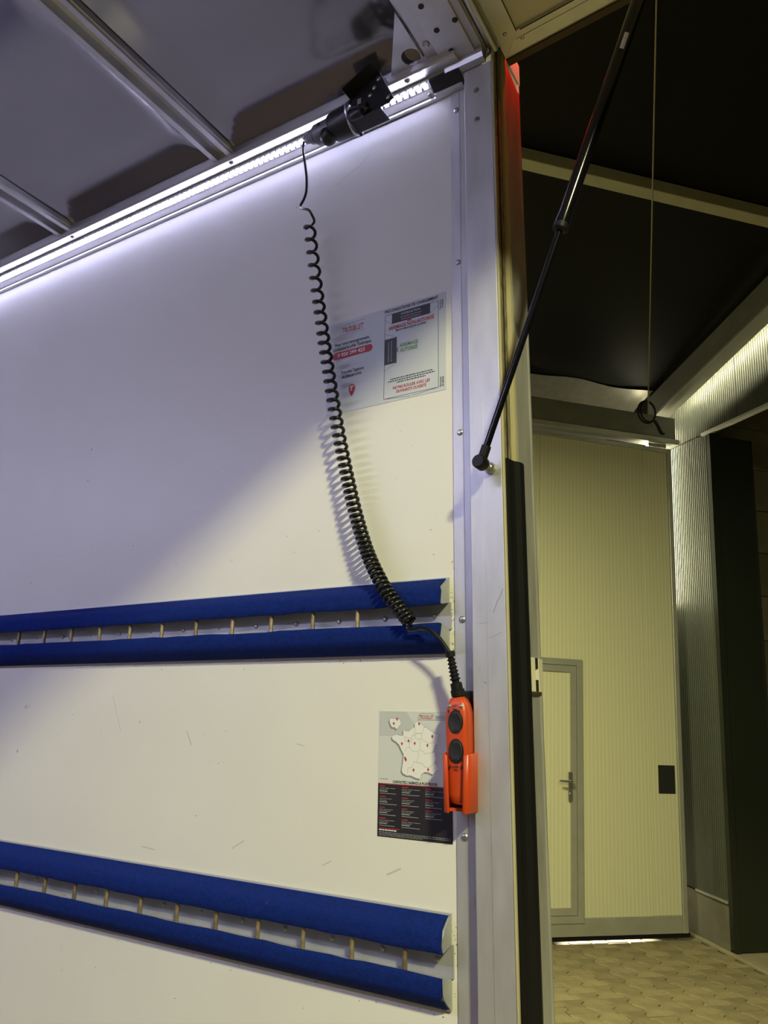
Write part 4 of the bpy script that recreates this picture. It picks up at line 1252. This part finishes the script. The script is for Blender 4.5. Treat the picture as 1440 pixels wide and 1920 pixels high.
# rafter: web face and bottom flange following the roof slope
def sloped(x0, x1, dz0, dz1, y0, y1):
    bm = new()
    zz = lambda y: 2.96 + RS * (6.2 - y)
    vs = [bm.verts.new((x, y, zz(y) + d)) for y in (y0, y1) for d in (dz0, dz1) for x in (x0, x1)]
    for f in ((0, 2, 3, 1), (4, 5, 7, 6), (0, 1, 5, 4), (2, 6, 7, 3), (0, 4, 6, 2), (1, 3, 7, 5)):
        bm.faces.new([vs[i] for i in f])
    bmesh.ops.recalc_face_normals(bm, faces=bm.faces)
    return bm
rf = thing('roof_rafter', 'grey sloping steel rafter along the ribbed gable wall', 'beam', (4.3, 5.9, 2.7), frame=MB, kind='structure')
obj('web', sloped(4.235, 4.295, -0.270, -0.020, 0.5, 6.15), 'steelbeam', rf)
obj('fill_bracket', sloped(4.296, 4.310, -0.150, -0.120, 3.6, 6.0), 'steelbeam', rf)  # holds the added tube behind the rafter
obj('bottom_flange', sloped(4.225, 4.372, -0.284, -0.271, 0.5, 6.15), 'steelbeam', rf)
obj('flange_edge', sloped(4.219, 4.2245, -0.288, -0.262, 0.5, 6.15), 'hallalu', rf)
# crumpled pale membrane lining the roof beyond the eaves beam
bm = new()
rng = random.Random(11)
nx, ny = 150, 16
g = []
for i in range(nx + 1):
    x = -1.0 + (4.21 + 1.0) * i / nx
    row = []
    for j in range(ny + 1):
        t = j / ny
        y = 6.05 + 0.02 * math.sin(x * 7) + 0.9 * t
        cr = math.sin((x + 0.5 * y) * 27) + 0.7 * math.sin((x + 0.7 * y) * 46 + 1.3) + 0.8 * math.sin((x - 0.3 * y) * 11)
        z = 2.96 + RS * (6.2 - y) - 0.022 + 0.0045 * cr * min(1, 6 * t) + rng.uniform(-0.001, 0.001)
        row.append(bm.verts.new((x, y, z)))
    g.append(row)
for i in range(nx):
    for j in range(ny):
        bm.faces.new((g[i][j], g[i + 1][j], g[i + 1][j + 1], g[i][j + 1]))
r = bmesh.ops.extrude_face_region(bm, geom=list(bm.faces))
for v in [e for e in r['geom'] if isinstance(e, bmesh.types.BMVert)]:
    v.co.z += 0.003
bmesh.ops.recalc_face_normals(bm, faces=bm.faces)
tag(obj('eaves_membrane', bm, 'foil', frame=MB, smooth=True), 'crumpled pale membrane under the roof edge above the eaves beam', 'membrane', kind='structure')

# wire and cable loop by the rafter foot
tag(obj('steel_wire', tube(new(), [(3.915, 5.70, 2.560), (2.160, 2.95, 3.828), (1.60, 2.07, 4.233)], 0.0055, 8), 'cable', frame=MB, smooth=True), 'thin steel wire running from the cable loop up under the roof', 'wire')
cl = thing('cable_loop', 'black cable wound in a loop below the rafter foot', 'cable', (3.95, 5.72, 2.45), frame=MB)
ring = []
for k in range(61):
    a = 2 * PI * 2 * k / 60
    rr = 0.098 - 0.016 * (k / 60)
    ring.append((3.905 + rr * math.cos(a) * 0.95 + 0.010 * k / 60, 5.700 + 0.012 * math.sin(a * 0.5), 2.600 + rr * math.sin(a) * 1.15))
obj('loop', tube(new(), ring, 0.0085, 8), 'rubber', cl, smooth=True)
obj('tail', tube(new(), smooth_path([(3.985, 5.70, 2.530), (4.020, 5.70, 2.475), (4.060, 5.72, 2.430), (4.110, 5.75, 2.432)], 6), 0.016, 8), 'rubber', cl, smooth=True)

# ------------------------------------------------------------------ lamps of the hall
def lamp(name, label, loc, size, power, rot=(0, 0, 0), frame=MB, tube_glow=True):
    """long lamp fixture: housing, tube and its light"""
    lx, ly = size
    t = thing(name, label, 'lamp', loc, 'ceiling lamps of the hall', frame=frame)
    x, y, z = loc
    obj('housing', bx(x - lx / 2 - 0.03, x + lx / 2 + 0.03, y - ly / 2 - 0.02, y + ly / 2 + 0.02, z + 0.006, z + 0.07, 0.01), 'hallalu', t)
    obj('lamp_tube', bx(x - lx / 2, x + lx / 2, y - ly / 2, y + ly / 2, z, z + 0.005), 'lampglow', t)
    zr = 2.96 + 0.268 * (6.2 - max(y, -1.0)) + 0.268 * (min(y, -1.0) + 1.0)
    for dx in (-lx * 0.4, lx * 0.4):
        obj('hanger', cyl((x + dx, y, z + 0.07), (x + dx, y, zr - 0.02), 0.004, 8), 'cable', t)
    ld = bpy.data.lights.new(name + '_light', 'AREA')
    ld.shape = 'RECTANGLE'; ld.size = lx; ld.size_y = ly
    ld.energy = power; ld.color = HALL_LIGHT
    lo = bpy.data.objects.new(name + '_light', ld)
    C.objects.link(lo); lo.parent = t; lo.location = (0, 0, -0.004)
    return t
lamp('hall_lamp', 'long tube lamp high under the roof behind the truck', (0.31, -3.1, 2.95), (0.45, 0.15), LAMP_POWER)
lamp('hall_lamp', 'added tube lamp hidden behind the truck to light the gate', (0.25, 3.0, 2.20), (1.2, 0.15), GATE_FILL_POWER)  # second lamp added out of sight to brighten the gate

# upright tube lamp on the far side of the gate, shining through the gaps round it
bl = thing('yard_lamp', 'upright tube lamp shining behind the gate edge', 'lamp', (4.31, 6.30, 0.80), frame=MB)
obj('lamp_tube', cyl((4.31, 6.30, 0.90), (4.31, 6.30, 2.72), 0.013, 12), 'lampglow', bl, smooth=True)
for z in (0.80, 2.72):
    obj('lamp_cap', cyl((4.31, 6.30, z), (4.31, 6.30, z + 0.1), 0.018, 12), 'dark', bl, smooth=True)
ld = bpy.data.lights.new('yard_lamp_light', 'AREA')
ld.shape = 'RECTANGLE'; ld.size = 0.03; ld.size_y = 1.8
ld.energy = BEHIND_LAMP_POWER; ld.color = (1.0, 0.93, 0.60)
lo3 = bpy.data.objects.new('yard_lamp_light', ld)
C.objects.link(lo3); lo3.parent = bl; lo3.location = (0.012, -0.016, 1.02)
lo3.rotation_euler = (PI / 2, 0, math.radians(210))

# tube added behind the rafter in place of light through the roof gap
rl2 = thing('rafter_lamp', 'added hidden tube standing in for light through the roof gap', 'lamp', (4.32, 5.0, 3.0), frame=MB)
ry0, ry1 = 3.8, 5.95
rzz = lambda y: 2.96 + RS * (6.2 - y) - 0.125
obj('lamp_tube', cyl((4.324, ry0, rzz(ry0)), (4.324, ry1, rzz(ry1)), 0.012, 12), 'lampglow', rl2, smooth=True)
ld = bpy.data.lights.new('rafter_lamp_light', 'AREA')
ld.shape = 'RECTANGLE'; ld.size = 0.025; ld.size_y = ry1 - ry0
ld.energy = RAFTER_FILL_POWER; ld.color = (1.0, 0.93, 0.60)
lo4 = bpy.data.objects.new('rafter_lamp_light', ld)
C.objects.link(lo4); lo4.parent = rl2
lo4.location = Vector((4.338, (ry0 + ry1) / 2, rzz((ry0 + ry1) / 2) - 0.010)) - ORG[rl2.name]
lo4.rotation_euler = (Matrix.Rotation(-math.atan(RS), 4, 'X') @ Matrix.Rotation(math.radians(40), 4, 'Y')).to_euler()

# light added unseen beyond the gate to brighten the eaves membrane
yl = thing('yard_fill', 'added unseen lamp beyond the gate lighting the roof edge', 'lamp', (2.6, 8.6, G), frame=MB)
obj('pole', cyl((2.6, 8.6, G - 0.05), (2.6, 8.6, 1.75), 0.03, 12), 'steelbeam', yl, smooth=True)
obj('globe', lathe(new(), (2.6, 8.6, 1.75), (2.6, 8.6, 1.95), [(0, 0.03), (0.2, 0.08), (0.5, 0.10), (0.8, 0.08), (1, 0.02)], 18), 'lampglow', yl, smooth=True)
ld = bpy.data.lights.new('yard_fill_bulb', 'POINT')
ld.energy = YARD_FILL_POWER; ld.color = (1.0, 0.93, 0.62); ld.shadow_soft_size = 0.1
lo5 = bpy.data.objects.new('yard_fill_bulb', ld)
C.objects.link(lo5); lo5.parent = yl; lo5.location = (0, -0.25, 3.75)

# low lamp added unseen behind the gate to whiten the gap under it
bo = thing('gate_gap_fill', 'added low lamp hidden behind the gate to light its bottom gap', 'lamp', (3.55, 6.42, G), frame=MB)
obj('post', cyl((3.55, 6.42, G - 0.02), (3.55, 6.42, G + 0.38), 0.04, 14), 'steelbeam', bo, smooth=True)
obj('globe', lathe(new(), (3.55, 6.42, G + 0.38), (3.55, 6.42, G + 0.50), [(0, 0.04), (0.5, 0.06), (1, 0.03)], 16), 'lampglow', bo, smooth=True)
ld = bpy.data.lights.new('bollard_light', 'SPOT')
ld.energy = 260.0; ld.color = (1.0, 0.95, 0.75); ld.shadow_soft_size = 0.05
ld.spot_size = math.radians(75); ld.spot_blend = 0.4
lo6 = bpy.data.objects.new('bollard_light', ld)
C.objects.link(lo6); lo6.parent = bo; lo6.location = (0, -0.08, 0.44)
lo6.rotation_euler = (math.radians(-42), 0, 0)
S('wall_back', bx(-7.0, 0.78, 5.90, 5.96, G - 0.02, 2.60), 'gate', 'pale panel wall beside the sliding gate', 'wall')
